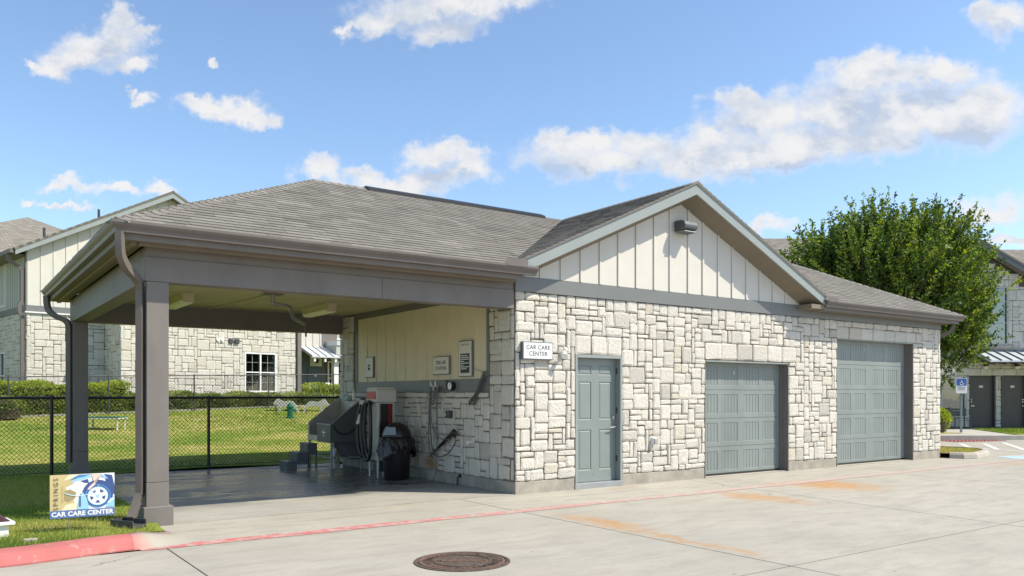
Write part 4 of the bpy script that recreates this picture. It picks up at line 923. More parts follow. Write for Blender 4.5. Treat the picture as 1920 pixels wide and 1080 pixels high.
v = thing('vacuum_station', 'tall beige vacuum station with red sign cap and coiled red air hose', 'vacuum', (-.44, 3.64, .006))
BX(-.17, .17, -.20, .20, .30, 1.36).build('cabinet', M_OFFW, v, bevel=.012); BX(-.20, .19, -.225, .225, 1.363, 1.60).build('cap', M_OFFW, v, bevel=.012)
BX(-.209, -.201, -.19, .19, 1.42, 1.565).build('red_sign', M_RED, v); BX(-.19, .17, -.20, .20, 1.601, 1.635).build('cap_top', M_OFFW, v, bevel=.01)
BX(-.14, .135, -.207, -.2005, .52, 1.34).build('window', M_BLKPL, v)
co = []
for k in range(150): a = k*.55; co.append((.055 + .035*math.cos(a), -.235 + .02*math.sin(a), 1.33 - k*.0045))
MB().tube(co, .008, 6).build('coiled_air_hose', M_RED, v, smooth=True)
BX(-.14, -.12, -.213, -.2075, .5, 1.34).build('window_trim', M_NICKEL, v); BX(.115, .135, -.213, -.2075, .5, 1.34).build('window_trim', M_NICKEL, v)
for x in (-.15, .13):
    for y in (-.18, .16): MB().tube([(x, y, -.004), (x, y, .30)], .026, 10).build('leg', M_GALV, v)
BX(-.10, .12, -.14, .14, .10, .298).build('dirt_drawer', M_STEELD, v, bevel=.01); BX(-.16, .16, -.19, .19, .255, .285).build('base_plate', M_STEELD, v)
hosep([(-.20, .02, 1.33), (-.24, .14, 1.36), (-.27, .24, 1.20), (-.28, .27, .80), (-.27, .20, .46), (-.26, .08, .31), (-.26, -.06, .40), (-.27, -.12, .80), (-.26, -.08, 1.22), (-.23, .02, 1.37), (-.24, .15, 1.28), (-.26, .19, .85), (-.25, .10, .48), (-.24, .02, .42)], .034, M_RUBBER, 'suction_hose', v)
hosep([(-.25, .30, 1.32), (-.30, .38, 1.05), (-.30, .36, .60), (-.28, .22, .36)], .036, M_RUBBER, 'suction_hose', v)
MB().tube([(-.26, .34, 1.14), (-.30, .37, .96)], [.040, .036], 10).build('nozzle_label', M_WHITE, v); BX(-.27, -.19, .20, .38, 1.31, 1.40).build('hose_hook', M_OFFW, v, bevel=.008)

tb = thing('trash_bin', 'round black trash bin with dome lid and overhanging bin liner', 'bin', (-.46, 2.99, .006))
MB().lathe([(.20, 0), (.225, .02), (.255, .66), (.262, .70)], (0, 0, 0), 28).build('body', M_BLKPL, tb, smooth=True)
mb = MB(); rb = random.Random(6); n = 44; rings = []
for (r_, z, j) in ((.245, .735, .004), (.285, .742, .008), (.305, .70, .018), (.315, .60, .03), (.325, .50, .035), (.318, .455, .03)):
    ring = []
    for k in range(n):
        a = 2*math.pi*k/n; low = 0 if z > .55 else (.10*math.sin(a*2+4.2)+.05*math.sin(a*5))
        rr_ = r_ + j*math.sin(a*9+z*14) + rb.uniform(-j, j)*.6
        ring.append(mb.vert((rr_*math.cos(a), rr_*math.sin(a), z+low*.7+rb.uniform(-.01, .01))))
    rings.append(ring)
for q in range(len(rings)-1):
    for k in range(n): mb.f.append([rings[q][k], rings[q][(k+1) % n], rings[q+1][(k+1) % n], rings[q+1][k]])
mb.build('bin_liner', M_BAG, tb, smooth=False)
MB().lathe([(.262, .745), (.262, .775), (.25, .83), (.21, .92), (.14, .985), (.06, 1.01), (.01, 1.012)], (0, 0, 0), 28).build('dome_lid', M_BLKPL, tb, smooth=True)
fl = MB(); pr = []
for ang in (-1, 1):
    for (r_, z) in ((.258, .80), (.232, .92)): pr.append((r_, z, ang))
def lidp(r_, z, da): a = R(212)+da; return (r_*math.cos(a)*1.04, r_*math.sin(a)*1.04, z)
fl.poly([lidp(.262, .80, -.5), lidp(.275, .80, 0), lidp(.262, .80, .5), lidp(.205, .935, .45), lidp(.215, .935, 0), lidp(.205, .935, -.45)]); fl.build('swing_flap', mat('flap_grey', (.24, .30, .33), .35), tb)

# ================================================================== YARD SIGN, MANHOLE, SMALL GROUND THINGS
ys = thing('yard_sign', 'corrugated yard sign reading CAR CARE CENTER with blue wheel picture on the verge', 'sign', (-5.84, -.25, .07), R(-3))
W_, H_ = .61, .455; zb = .135
board = BX(-W_/2, W_/2, -.004, .004, zb, zb+H_).build('board', M_WHITE, ys)
for x in (-.13, .14): MB().tube([(x, .007, -.06), (x, .007, zb+.2)], .0035, 6).build('stake', M_GALV, ys)
lay = [-.0045]
def P2(pts, m, name):   # printed shape on the board: u 0..1 across, v 0..1 up
    lay[0] -= .00025; y = lay[0]
    return MB().poly([(-W_/2 + u*W_, y, zb + v*H_) for u, v in pts]).build(name, m, ys)
def circ(cx_, cy_, r_, m, name, n=28, a0=0, a1=2*math.pi, ri=0):
    k = W_/H_; pts = [(cx_ + r_*math.cos(a0+(a1-a0)*i/n), cy_ + r_*k*math.sin(a0+(a1-a0)*i/n)) for i in range(n + (1 if a1-a0 < 6.2 else 0))]
    if ri: pts += [(cx_ + ri*math.cos(a1+(a0-a1)*i/n), cy_ + ri*k*math.sin(a1+(a0-a1)*i/n)) for i in range(n+1)]
    return P2(pts, m, name)
I = lambda n_, c_: mat('print_'+n_, c_, .45, var=.04)
GOLD, PALE, NAVY, BLU, SKYB, WHT, SKIN, DGOLD = I('gold', (.56, .45, .22)), I('pale', (.72, .66, .47)), I('navy', (.045, .085, .24)), I('blue', (.06, .22, .50)), I('skyblue', (.30, .55, .75)), I('white', (.78, .79, .78)), I('skin', (.72, .55, .48)), I('dark_gold', (.34, .28, .14))
P2([(0, .0), (1, 0), (1, 1), (0, 1)], WHT, 'printed_ground'); P2([(0, .175), (.42, .175), (.34, .5), (.36, .8), (.46, 1), (0, 1)], GOLD, 'printed_gold'); P2([(.17, .175), (.5, .175), (.42, .35), (.24, .30)], PALE, 'printed_pale')
P2([(.2, .86), (.42, .95), (.52, 1), (.3, 1)], PALE, 'printed_pale'); P2([(.30, .86), (.50, .93), (.66, .99), (.44, .985), (.36, .93)], BLU, 'printed_blue'); P2([(.28, .80), (.48, .86), (.64, .92), (.62, .96), (.42, .91)], SKYB, 'printed_skyblue')
P2([(.24, .70), (.40, .80), (.58, .86), (.56, .66), (.42, .58), (.26, .62)], WHT, 'printed_fender'); P2([(.22, .62), (.30, .66), (.40, .58), (.38, .44), (.28, .36), (.22, .40)], DGOLD, 'printed_dark_gold')
P2([(.46, .84), (.58, .88), (.60, .78), (.52, .79)], NAVY, 'printed_lamp'); P2([(.84, .98), (.96, .95), (1, .70), (1, .48), (.92, .60), (.86, .80)], NAVY, 'printed_navy'); P2([(.76, .98), (.84, .96), (.9, .86), (.80, .90)], SKYB, 'printed_skyblue')
circ(.735, .52, .245, NAVY, 'printed_wheel_arch', a0=-.35, a1=3.6); circ(.735, .47, .205, BLU, 'printed_tyre'); circ(.735, .47, .185, NAVY, 'printed_tyre_wall'); circ(.735, .47, .165, SKYB, 'printed_rim_lip'); circ(.735, .47, .152, WHT, 'printed_rim')
for k in range(5):
    a = R(90+36+72*k); kk = W_/H_
    P2([(.735+.075*math.cos(a-.18), .47+.075*kk*math.sin(a-.18)), (.735+.128*math.cos(a-.32), .47+.128*kk*math.sin(a-.32)), (.735+.128*math.cos(a+.32), .47+.128*kk*math.sin(a+.32)), (.735+.075*math.cos(a+.18), .47+.075*kk*math.sin(a+.18))], NAVY, 'printed_spoke_gap')
circ(.735, .47, .028, SKYB, 'printed_hub')
P2([(.42, .18), (.60, .18), (.56, .44), (.50, .58), (.44, .42)], SKYB, 'printed_reflection'); P2([(.44, .24), (.47, .24), (.47, .56), (.45, .5)], NAVY, 'printed_reflection'); P2([(.86, .20), (1, .20), (1, .46), (.92, .36)], SKYB, 'printed_reflection'); P2([(.88, .28), (1, .38), (1, .42), (.9, .33)], WHT, 'printed_reflection')
P2([(.64, .99), (.80, .99), (.74, .88), (.68, .80), (.60, .70), (.57, .64), (.60, .62), (.66, .70), (.70, .76), (.66, .86)], SKIN, 'printed_hand')
def arc_line(pts, wd, m, name):
    P_ = smooth_path([(u, 0, v_) for u, v_ in pts], 6); up_ = [(p.x, p.z+wd/2) for p in P_]; dn = [(p.x, p.z-wd/2) for p in P_]; P2(up_ + dn[::-1], m, name)
arc_line([(.22, .58), (.30, .53), (.42, .50), (.54, .51), (.64, .56), (.72, .66), (.75, .74)], .018, I('cyan', (.55, .75, .85)), 'printed_air_line')
P2([(0, 0), (1, 0), (1, .175), (0, .175)], I('banner', (.10, .16, .38)), 'printed_banner')
text('lettering', 'CAR CARE CENTER', .066, (.0, lay[0]-.0006, zb+.085*H_), RF, WHT, ys, bold=.0022, spacing=1.02, extrude=.0003)
text('brand_lettering', 'SPRINGS', .062, (-W_/2+.095*W_, lay[0]-.0006, zb+.56*H_), (R(90), R(-90), 0), M_INK, ys, spacing=1.55, extrude=.0003)
text('small_lettering', 'apartments', .026, (-W_/2+.19*W_, lay[0]-.0006, zb+.56*H_), (R(90), R(-90), 0), DGOLD, ys, spacing=1.5, extrude=.0003)

mh = thing('manhole_cover', 'round rusty iron manhole cover set in the concrete drive', 'manhole', (-3.235, -3.72, 0))
MB().lathe([(.435, -.02), (.435, .007), (.405, .009), (.400, .002)], (0, 0, 0), 48).build('frame_ring', M_IRON, mh)
MB().lathe([(.01, .006), (.396, .006), (.396, -.01)][::-1], (0, 0, 0), 48).build('lid', M_IRON, mh)
def ringz(r0, r1, z0, z1, m, name, par=mh):
    m_ = MB(); n = 48
    for k in range(n):
        a, b = 2*math.pi*k/n, 2*math.pi*(k+1)/n
        c0, s0, c1, s1 = math.cos(a), math.sin(a), math.cos(b), math.sin(b)
        m_.poly([(r0*c0, r0*s0, z1), (r1*c0, r1*s0, z1), (r1*c1, r1*s1, z1), (r0*c1, r0*s1, z1)]); m_.poly([(r1*c0, r1*s0, z0), (r1*c1, r1*s1, z0), (r1*c1, r1*s1, z1), (r1*c0, r1*s0, z1)]); m_.poly([(r0*c0, r0*s0, z0), (r0*c1, r0*s1, z0), (r0*c1, r0*s1, z1), (r0*c0, r0*s0, z1)])
    return m_.build(name, m, par)
ringz(.365, .385, .006, .010, M_RUST, 'raised_ring'); ringz(.245, .262, .006, .012, M_IRON, 'raised_ring')
rm = random.Random(12)
for k in range(34):
    a = 2*math.pi*k/34
    if abs(math.sin(a)) < .12: continue
    m_ = MB(); w2, h2 = rm.uniform(.011, .017), rm.uniform(.022, .03)
    for dx in (-1, 1):
        x, y = .308*math.cos(a), .308*math.sin(a); tx, ty = -math.sin(a), math.cos(a); rx_, ry_ = math.cos(a), math.sin(a)
        q = [(x+tx*(dx*w2+s1*.004)+rx_*s2*h2, y+ty*(dx*w2+s1*.004)+ry_*s2*h2, .006) for s1, s2 in ((-1, -1), (1, -1), (1, 1), (-1, 1))]; m_.prism(q, (0, 0, .005))
    q = [(.308*math.cos(a)+tx*s1*w2+rx_*s2*.005, .308*math.sin(a)+ty*s1*w2+ry_*s2*.005, .006) for s1, s2 in ((-1, -1), (1, -1), (1, 1), (-1, 1))]; m_.prism(q, (0, 0, .005))
    m_.build('raised_mark', M_RUST if rm.random() < .6 else M_IRON, mh)
text('raised_lettering', 'McKINNEY', .098, (0, 0, .0065), (0, 0, 0), M_RUST, mh, extrude=.003, spacing=1.05, bold=.002)
for s_ in (-1, 1): BX(s_*.315-.045, s_*.315+.045, -.012, .012, .0062, .0075).build('pick_slot', M_BLKPL, mh)
mh.rotation_euler = (0, 0, R(-35.2))

sb = thing('splash_block', 'dark plastic splash block under the carport downspout', 'splash block', (-5.37, -.12, .05), R(35))
BX(-.10, .10, -.16, .16, -.02, .015).build('base', M_DARKM, sb, bevel=.006)
for x in (-.10, .085): BX(x, x+.015, -.16, .16, .015, .07).build('side', M_DARKM, sb, bevel=.003)
BX(-.084, .084, .145, .16, .015, .07).build('end', M_DARKM, sb, bevel=.003)
ub = thing('paper_box', 'low white box with dark red sloped top on the verge edge', 'box', (-6.74, -.14, .05), R(8))
BX(-.21, .21, -.15, .15, -.02, .13).build('body', M_WHITE, ub, bevel=.008); BX(-.25, .26, -.19, .19, .132, .165).build('rim', M_WHITEP, ub, bevel=.006)
MB().prism([(-.23, -.16, .166), (.23, -.16, .166), (.10, -.16, .27), (-.10, -.16, .27)], (0, .32, 0)).build('lid', mat('maroon', (.055, .02, .03), .6), ub, bevel=.01)
pv = BX(-6.42, -6.30, -.78, -.70, .03, .095).build('paver', M_CURB, label='small white concrete paver lying in the verge grass', cat='paver', bevel=.008)

# ================================================================== FENCES AND DOG RUN
def chain_fence(name, label, pts, zf, h, spacing, cell, wire, post_r, m, top_r, group='chain link fences'):
    """pts: plan polyline; zf(x,y) ground height; posts along it, woven diamond mesh as real wire"""
    t = thing(name, label, 'fence', (pts[0][0], pts[0][1], zf(*pts[0])), group=group); o = Vector(t.location)
    P_ = [Vector((x, y, 0)) for x, y in pts]; seg = []
    for a, b in zip(P_, P_[1:]): seg.append((a, b, (b-a).length))
    tot = sum(q[2] for q in seg)
    def at(s):
        for a, b, L in seg:
            if s <= L + 1e-6: p = a + (b-a)*(s/L); break
            s -= L
        else: p = P_[-1].copy()
        p.z = zf(p.x, p.y); return p
    n = max(2, round(tot/spacing)); 
    for k in range(n+1):
        p = at(min(tot, k*tot/n)) - o
        MB().tube([p - Vector((0, 0, .15)), p + Vector((0, 0, h+.02))], post_r, 8).lathe([(post_r*1.25, h+.0), (post_r*1.25, h+.03), (.005, h+.05)], p, 8).build('post', m, t, smooth=False)
    for hh, nm, rr_ in ((h, 'top_rail', top_r), (.05, 'bottom_wire', wire*1.6)):
        MB().tube([at(tot*k/24) - o + Vector((0, 0, hh)) for k in range(25)], rr_, 7).build(nm, m, t, smooth=True)
    mb = MB(); nx = int(tot/cell); nz = int((h-.06)/(cell*.5)); d = (P_[-1]-P_[0]).normalized(); nr = Vector((-d.y, d.x, 0))
    for i in range(nx):
        for dr in (0, 1):
            prev = None
            for j in range(nz+1):
                s_ = (i + .5*(j % 2) if dr == 0 else i + 1 - .5*(j % 2))*cell; p = at(min(tot, s_)) - o + Vector((0, 0, .05 + j*(h-.06)/nz)) + nr*(.004 if (j+dr) % 2 else -.004)
                c_ = [mb.vert(p + q*wire) for q in (d, Vector((-d.x*.5, -d.y*.5, .8)), Vector((-d.x*.5, -d.y*.5, -.8)))]
                if prev:
                    for q in range(3): mb.f.append([prev[q], prev[(q+1) % 3], c_[(q+1) % 3], c_[q]])
                prev = c_
    mb.build('chain_mesh', m, t); return t
chain_fence('chain_link_fence', 'black chain link fence with thick top rail along the carport floor', [(-10.98, 7.05), (.15, 7.03)], lambda x, y: .03, 1.42, 2.78, .076, .0040, .030, M_BLACKM, .026)
def fz(x, y): yb, zb_ = lawn_back(x); return zb_
def fpt(a, b=-3.5): return (-4.56 + .98349*a - .18095*b, 23.76 + .18095*a + .98349*b)
chain_fence('chain_link_fence', 'thin grey chain link fence in front of the far hedges', [fpt(-7.4), fpt(16.5)], fz, 1.30, 3.0, .13, .0032, .028, M_DARKM, .020)
kerb('lawn_edging', [fpt(-7.4, -3.45), fpt(16.5, -3.45)], .001, .16, M_CURB).location.z = .0
ed = MB()
for k in range(20):
    a, b = fpt(-7.4+k*1.2, -3.42), fpt(-7.4+(k+1)*1.2, -3.42); c_, d_ = fpt(-7.4+(k+1)*1.2, -3.2), fpt(-7.4+k*1.2, -3.2)
    ed.prism([(a[0], a[1], fz(*a)-.1), (b[0], b[1], fz(*b)-.1), (c_[0], c_[1], fz(*c_)-.1), (d_[0], d_[1], fz(*d_)-.1)], (0, 0, .16))
bpy.data.objects.remove(bpy.data.objects['lawn_edging']); ed.build('lawn_edging', M_CURB, kind='structure')

pl = thing('agility_platform', 'low green dog agility platform on pale legs in the lawn', 'platform', (-3.28, 15.4, lawn_z(-3.28, 15.4)), R(-33))
BX(-.50, .50, -.30, .30, .33, .36).build('deck', M_GREENP, pl, bevel=.01); BX(-.51, .51, -.31, .31, .30, .328).build('rim', M_SIGNC, pl, bevel=.006)
for x in (-.44, .44):
    for y in (-.24, .24): MB().tube([(x, y, -.03), (x, y, .30)], .026, 8).build('leg', M_SIGNC, pl)
def dog_cut(label, x, y, s_):
    t_ = thing('dog_cutout', label, 'agility jump', (x, y, lawn_z(x, y)), R(-33), group='white dog shaped jump panels')
    o_ = [(-.46, .38), (-.40, .47), (-.33, .55), (-.24, .57), (-.20, .52), (-.05, .47), (.14, .50), (.25, .47), (.36, .36), (.44, .20), (.48, .06), (.42, .05), (.34, .22), (.22, .30), (.02, .30), (-.12, .28), (-.16, .16), (-.22, .08), (-.30, .10), (-.22, .22), (-.28, .33), (-.38, .34)]
    MB().prism([(u_*s_, -.02, v_) for u_, v_ in o_], (0, .04, 0)).build('panel', M_SIGNC, t_, bevel=.006)
    for q in (-.36, .36): MB().tube([(q, .04, -.03), (q, .04, .34)], .014, 8).build('stake', M_BLKPL, t_)
    MB().tube([(-.75, .04, .14), (.75, .04, .14)], .016, 8).build('bar', M_BLKPL, t_)
dog_cut('white dog shaped jump panel beside the green hydrant post', 3.19, 18.9, 1); dog_cut('white dog shaped jump panel half hidden behind the wash tub', 4.10, 18.3, -1)
hy = thing('play_hydrant', 'green toy hydrant post standing in the dog run', 'hydrant', (2.85, 17.5, lawn_z(2.85, 17.5)), R(-33))
MB().lathe([(.15, -.02), (.15, .05), (.10, .07), (.10, .36), (.13, .37), (.13, .41), (.11, .42), (.08, .49), (.02, .53)], (0, 0, 0), 14).build('body', M_GREENP, hy, smooth=False)
for s_ in (-1, 1): MB().tube([(s_*.09, 0, .28), (s_*.16, 0, .28)], .05, 10).build('nozzle', M_GREENP, hy)

# ================================================================== APARTMENT BUILDING BEHIND THE DOG RUN
A = thing('apartment_building', 'two storey white stone apartment building with cream upper siding behind the dog run', 'building', (-4.56, 23.76, 0), R(10.425))
MWa = Matrix.Translation((-4.56, 23.76, 0)) @ Matrix.Rotation(R(10.425), 4, 'Z')
def ap(mb, name, m, **k): return mb.build(name, m, k.pop('parent', A), **k)
ap(BX(.15, 10.2, .15, 14, .3, 4.5), 'wall', M_MORTAR); ap(BX(2.79, 9.86, -1.46, .148, .3, 4.5), 'wing_wall', M_MORTAR)
def am(f_): return f_
fA = lambda s, z, d_: (s, -d_, z); fB = lambda s, z, d_: (s, -1.61-d_, z); fLf = lambda s, z, d_: (-d_, s, z); fRt = lambda s, z, d_: (2.64-d_, s, z)
wA = ashlar([.0, 2.64], [.6, 4.5], seed=31, unit=.125); wB = ashlar([2.64, 7.4, 7.5, 8.94, 9.04, 9.88], [.6, 1.63, 3.27, 3.56, 4.5], holes=[(7.5, 8.94, 1.63, 3.27)], fixed=[(7.4+k*.41, 7.4+(k+1)*.41, 3.27, 3.56) for k in range(4)], seed=32, unit=.125)
wL = ashlar([.0, 2.85, 4.35, 9.0], [.6, 1.35, 3.15, 4.5], holes=[(2.85, 4.35, 1.35, 3.15)], seed=33, unit=.125); wR = ashlar([-1.6, .0], [.6, 4.5], seed=34, unit=.125)
lay_stones(A, [(wA, fA), (wB, fB), (wL, fLf), (wR, fRt)], 300, MWa, seed=6, back=-.16)
def window(root, fn, s0, s1, z0, z1, mull, fm, glass, rails=(.5,), blinds=True, grid=False, fw=.06):
    """fn(s,z,d): wall coords, d outwards"""
    def bx(a, b, c_, e, d0, d1):
        p0, p1 = fn(a, c_, d0), fn(b, e, d1); return BX(min(p0[0], p1[0]), max(p0[0], p1[0]), min(p0[1], p1[1]), max(p0[1], p1[1]), c_, e)
    w_ = bx(s0, s1, z0, z1, -.10, -.09).build('window', M_INK, root)  # dark backing sheet stands for the shade of the unlit room
    for a, b, c_, e in ((s0, s0+fw, z0, z1), (s1-fw, s1, z0, z1), (s0+fw, s1-fw, z0, z0+fw), (s0+fw, s1-fw, z1-fw, z1)): bx(a, b, c_, e, -.085, .02).build('frame', fm, w_)
    cuts = [s0+fw] + [s0+(s1-s0)*q for q in mull] + [s1-fw]
    for k in range(len(cuts)-1):
        a, b = cuts[k]+(.03 if k else 0), cuts[k+1]-(.03 if k < len(cuts)-2 else 0); bx(a, b, z0+fw, z1-fw, -.062, -.056).build('pane', glass, w_)
        if k: bx(cuts[k]-.03, cuts[k]+.03, z0+fw, z1-fw, -.085, .012).build('mullion', fm, w_)
        for q in rails: zz = z0+(z1-z0)*q; bx(a, b, zz-.022, zz+.022, -.055, -.01).build('rail', fm, w_)
        if grid:
            bx((a+b)/2-.006, (a+b)/2+.006, z0+fw, z1-fw, -.055, -.045).build('muntin', M_GREY_BB, w_)
            for q in (.25, .75): zz = z0+(z1-z0)*q; bx(a, b, zz-.005, zz+.005, -.055, -.046).build('muntin', M_GREY_BB, w_)
        if blinds:
            for i in range(14):
                zz = z0+fw+(z1-z0-2*fw)*(.5+.5*(i+.5)/14); bx(a, b, zz-.018, zz+.010, -.086, -.080).build('blind_slat', M_SIGNF, w_) if i % 2 == 0 else None
    return w_
for (fn, s0, s1, z0, z1) in ((fB, 7.5, 8.94, 1.63, 3.27),): window(A, lambda s, z, d_, f_=fn: f_(s, z, d_), s0, s1, z0, z1, (.5,), M_WHITEP, M_GLASSD, grid=True)
window(A, fLf, 2.85, 4.35, 1.35, 3.15, (.5,), M_WHITEP, M_GLASSD); 
ap(BX(-.03, 10.25, -.04, 14.02, 4.505, 4.73), 'trim_band', M_BAND); ap(BX(-.07, 10.25, -.08, -.041, 4.46, 4.503), 'ledge', M_WHITEP); ap(BX(2.6, 9.95, -1.68, -.085, 4.505, 4.66), 'wing_trim', M_BAND)
ap(MB().prism([(2.45, -1.85, 4.662), (2.45, -.05, 5.2), (2.45, -.05, 4.662)], (7.6, 0, 0)), 'wing_roof', M_SHINGLE)
ap(MB().prism([(.0, 0, 4.733), (10.2, 0, 4.733), (10.2, 0, 6.80), (5.1, 0, 9.52), (0, 0, 6.80)], (0, .3, 0)), 'siding', M_CREAM)
for k in range(25):
    x = .02 + k*.42; zt = 6.76 + .534*(x if x < 5.1 else 10.2-x); ap(BX(x, x+.045, -.022, -.001, 4.735, zt), 'batten', M_CREAM)
ap(BX(.0, .3, .302, 14, 4.733, 6.8), 'siding', M_GREY_BB)
for k in range(9):
    y = .25 + k*.30
    if not 2.6 < y < 4.4: ap(BX(-.022, -.001, y, y+.045, 4.735, 6.79), 'batten', M_GREY_BB)
ap(BX(-.035, -.001, .003, .12, 4.735, 6.79), 'corner_board', M_BAND)
window(A, fLf, 2.75, 4.25, 4.89, 6.6, (.5,), M_WHITEP, M_GLASSD)
def far_roof(pts, name, par=A):   # sloping sheet with thickness; pts: eave0, eave1, top1, top0
    a, b, c_, d_ = [Vector(p) for p in pts]; m_ = MB(); m_.uv = []
    ux = (b-a).normalized(); n_ = ux.cross(d_-a).normalized(); n_ = n_ if n_.z > 0 else -n_; vy = n_.cross(ux)
    if vy.z < 0: vy = -vy
    i = []
    for p in (a, b, c_, d_): i.append(m_.vert(p)); m_.uv.append(((p-a).dot(ux), (p-a).dot(vy)))
    for p in (a, b, c_, d_): i.append(m_.vert(p - n_*.08)); m_.uv.append((0, 0))
    m_.f += [[i[0], i[1], i[2], i[3]], [i[4], i[7], i[6], i[5]]] + [[i[k], i[4+k], i[4+(k+1) % 4], i[(k+1) % 4]] for k in range(4)]
    return m_.build(name, M_FARSH, par, center=False)
far_roof([(-.5, -.40, 6.68), (-.5, 14.3, 6.68), (5.1, 14.3, 9.67), (5.1, -.40, 9.67)], 'roof'); far_roof([(10.7, 14.3, 6.68), (10.7, -.40, 6.68), (5.1, -.40, 9.67), (5.1, 14.3, 9.67)], 'roof')
for sg_ in (0, 1):
    ex = -.45 if sg_ == 0 else 10.65
    ap(MB().prism([(5.1, -.38, 9.60), (ex, -.38, 6.63), (ex, -.38, 6.44), (5.1, -.38, 9.38)], (0, .05, 0)), 'rake_board', M_SAGE)
    ap(MB().prism([(5.1, -.33, 9.44), (ex, -.33, 6.50), (ex, -.33, 6.47), (5.1, -.33, 9.41)], (0, .33, 0)), 'soffit', M_TAUPE)
ap(BX(-.62, -.48, -.35, 14, 6.50, 6.64), 'gutter', M_GUTTER); ap(BX(-.48, -.001, .12, 14, 6.50, 6.55), 'soffit', M_TAUPE)
ap(MB().sweep([(-.55, .05, 6.5), (-.55, .08, 6.3), (-.10, .12, 6.0), (-.10, .12, 4.9), (-.2, .12, 4.75), (-.2, .12, 4.5), (-.11, .12, 4.3), (-.11, .12, .7)], .10, .12), 'downspout', M_GUTTER)
ap(BX(9.90, 10.08, -1.72, -1.55, .6, 4.6), 'corner_post', M_TAUPE)
for p0 in ((.9, 1.2, 7.35), (2.9, 1.4, 8.4)): ap(MB().tube([p0, (p0[0], p0[1], p0[2]+.45)], .05, 8), 'vent_pipe', M_DARKM)
# taller hipped roof further back
hp = [(-3.6, 4.6, 7.0), (8.6, 4.6, 7.0), (8.6, 17, 7.0), (-3.6, 17, 7.0)]; k1, k2 = (2.55, 9.6, 9.75), (2.75, 12, 9.75)
far_roof([hp[0], hp[1], k1, k1], 'hip_roof'); far_roof([hp[3], hp[0], k1, k2], 'hip_roof'); far_roof([hp[1], hp[2], k2, k1], 'hip_roof')
ap(BX(-3.0, -.01, 5.2, 14, .3, 6.9), 'rear_wing', M_GREY_BB); ap(BX(-3.7, 0, 4.5, 4.62, 6.85, 7.0), 'fascia', M_GUTTER)
# recessed entry wall with awning, balcony
fC = lambda s, z, d_: (s, 3.26-d_, z)
ap(BX(10.21, 18, 3.39, 12, .3, 7.2), 'entry_wall', M_TAUPE); ap(BX(12.5, 14.28, 3.30, 3.388, 3.95, 7.2), 'siding', M_CREAM)
for k in range(5): ap(BX(12.55+k*.40, 12.60+k*.40, 3.275, 3.299, 3.96, 7.2), 'batten', M_CREAM)
ap(BX(14.28, 14.45, 3.28, 3.388, 3.9, 7.2), 'corner_board', M_BAND)
ap(BX(13.0, 14.35, 3.36, 3.388, .9, 3.9), 'entry_panel', M_SLATEDOOR); ap(BX(13.62, 14.3, 3.33, 3.359, 2.98, 3.55), 'entry_board', M_SIGNC)
dr = ap(BX(13.5, 14.25, 3.32, 3.359, .95, 2.92), 'door', M_SLATEDOOR); ap(BX(13.85, 13.97, 3.312, 3.319, 2.45, 2.55), 'number_plate', M_WHITE, parent=dr); ap(MB().tube([(14.17, 3.32, 1.9), (14.17, 3.26, 1.9)], .03, 8), 'knob', M_NICKEL, parent=dr)
an = ap(MB().prism([(12.9, 3.385, 4.02), (12.9, 2.0, 3.42), (12.9, 2.0, 3.36), (12.9, 3.385, 3.92)], (2.1, 0, 0)), 'awning', M_AWN)
for k in range(6): x = 12.9 + k*.41; ap(MB().prism([(x, 3.38, 4.06), (x, 1.99, 3.455), (x, 1.99, 3.42), (x, 3.38, 4.02)], (.03, 0, 0)), 'seam', M_SAGE, parent=an)
for x in (13.1, 13.7, 14.3, 14.85): ap(BX(x-.05, x+.05, 2.05, 2.15, 3.16, 3.355), 'bracket', M_WHITEP, parent=an)
ap(BX(14.36, 14.62, 2.3, 2.56, .9, 3.5), 'porch_post', M_WHITEP)
for s0, s1 in ((14.62, 15.1), (15.2, 16.3)): window(A, fC, s0, s1, 1.5, 3.25, (), M_WHITEP, M_GLASSD, blinds=False, grid=True)
ap(BX(14.46, 18, 2.2, 3.385, 4.02, 4.24), 'balcony_floor', M_AWN); ap(BX(14.46, 18, 2.18, 2.26, 4.30, 4.37), 'balcony_rail', M_WHITEP); ap(BX(14.46, 18, 2.18, 2.26, 5.2, 5.28), 'balcony_rail', M_WHITEP)
for k in range(28): x = 14.5 + k*.125; ap(BX(x, x+.05, 2.2, 2.24, 4.371, 5.199), 'baluster', M_WHITEP)
ap(BX(14.46, 18, 2.25, 3.38, 3.55, 4.015), 'balcony_fascia', M_GREY_BB)
E2 = thing('porch_lamp', 'small black and white porch lamp above the slate entry door', 'lamp', MWa @ Vector((13.95, 3.33, 3.12)), R(10.4))
MB().lathe([(.05, .0), (.10, .16), (.12, .17), (.02, .22)], (0, -.12, 0), 10).build('shade', M_BLKPL, E2); MB().lathe([(.03, -.10), (.05, -.02), (.048, 0)], (0, -.12, .0), 10).build('glass', M_WHITE, E2); BX(-.03, .03, -.12, .0, .14, .18).build('arm', M_BLKPL, E2)
for x, lab in ((6.45, 'white round vent cap on the stone wall left of the dark vent pair'),):
    vt = thing('vent_cap', 'pair of small white vent caps on the stone wall behind the carport', 'vent', MWa @ Vector((x, -1.63, 3.66)), R(10.4))
    for q in (-.09, .09): MB().tube([(q, .02, .05), (q, -.05, .05)], .06, 12).build('cap', M_WHITE, vt)
vt = thing('vent_cap', 'pair of small dark louvred vents on the stone wall beside the window', 'vent', MWa @ Vector((7.03, -1.63, 3.60)), R(10.4))
for q in (-.13, .13): BX(q-.09, q+.09, -.06, .02, 0, .19).build('louvre', M_DARKM, vt, bevel=.01)
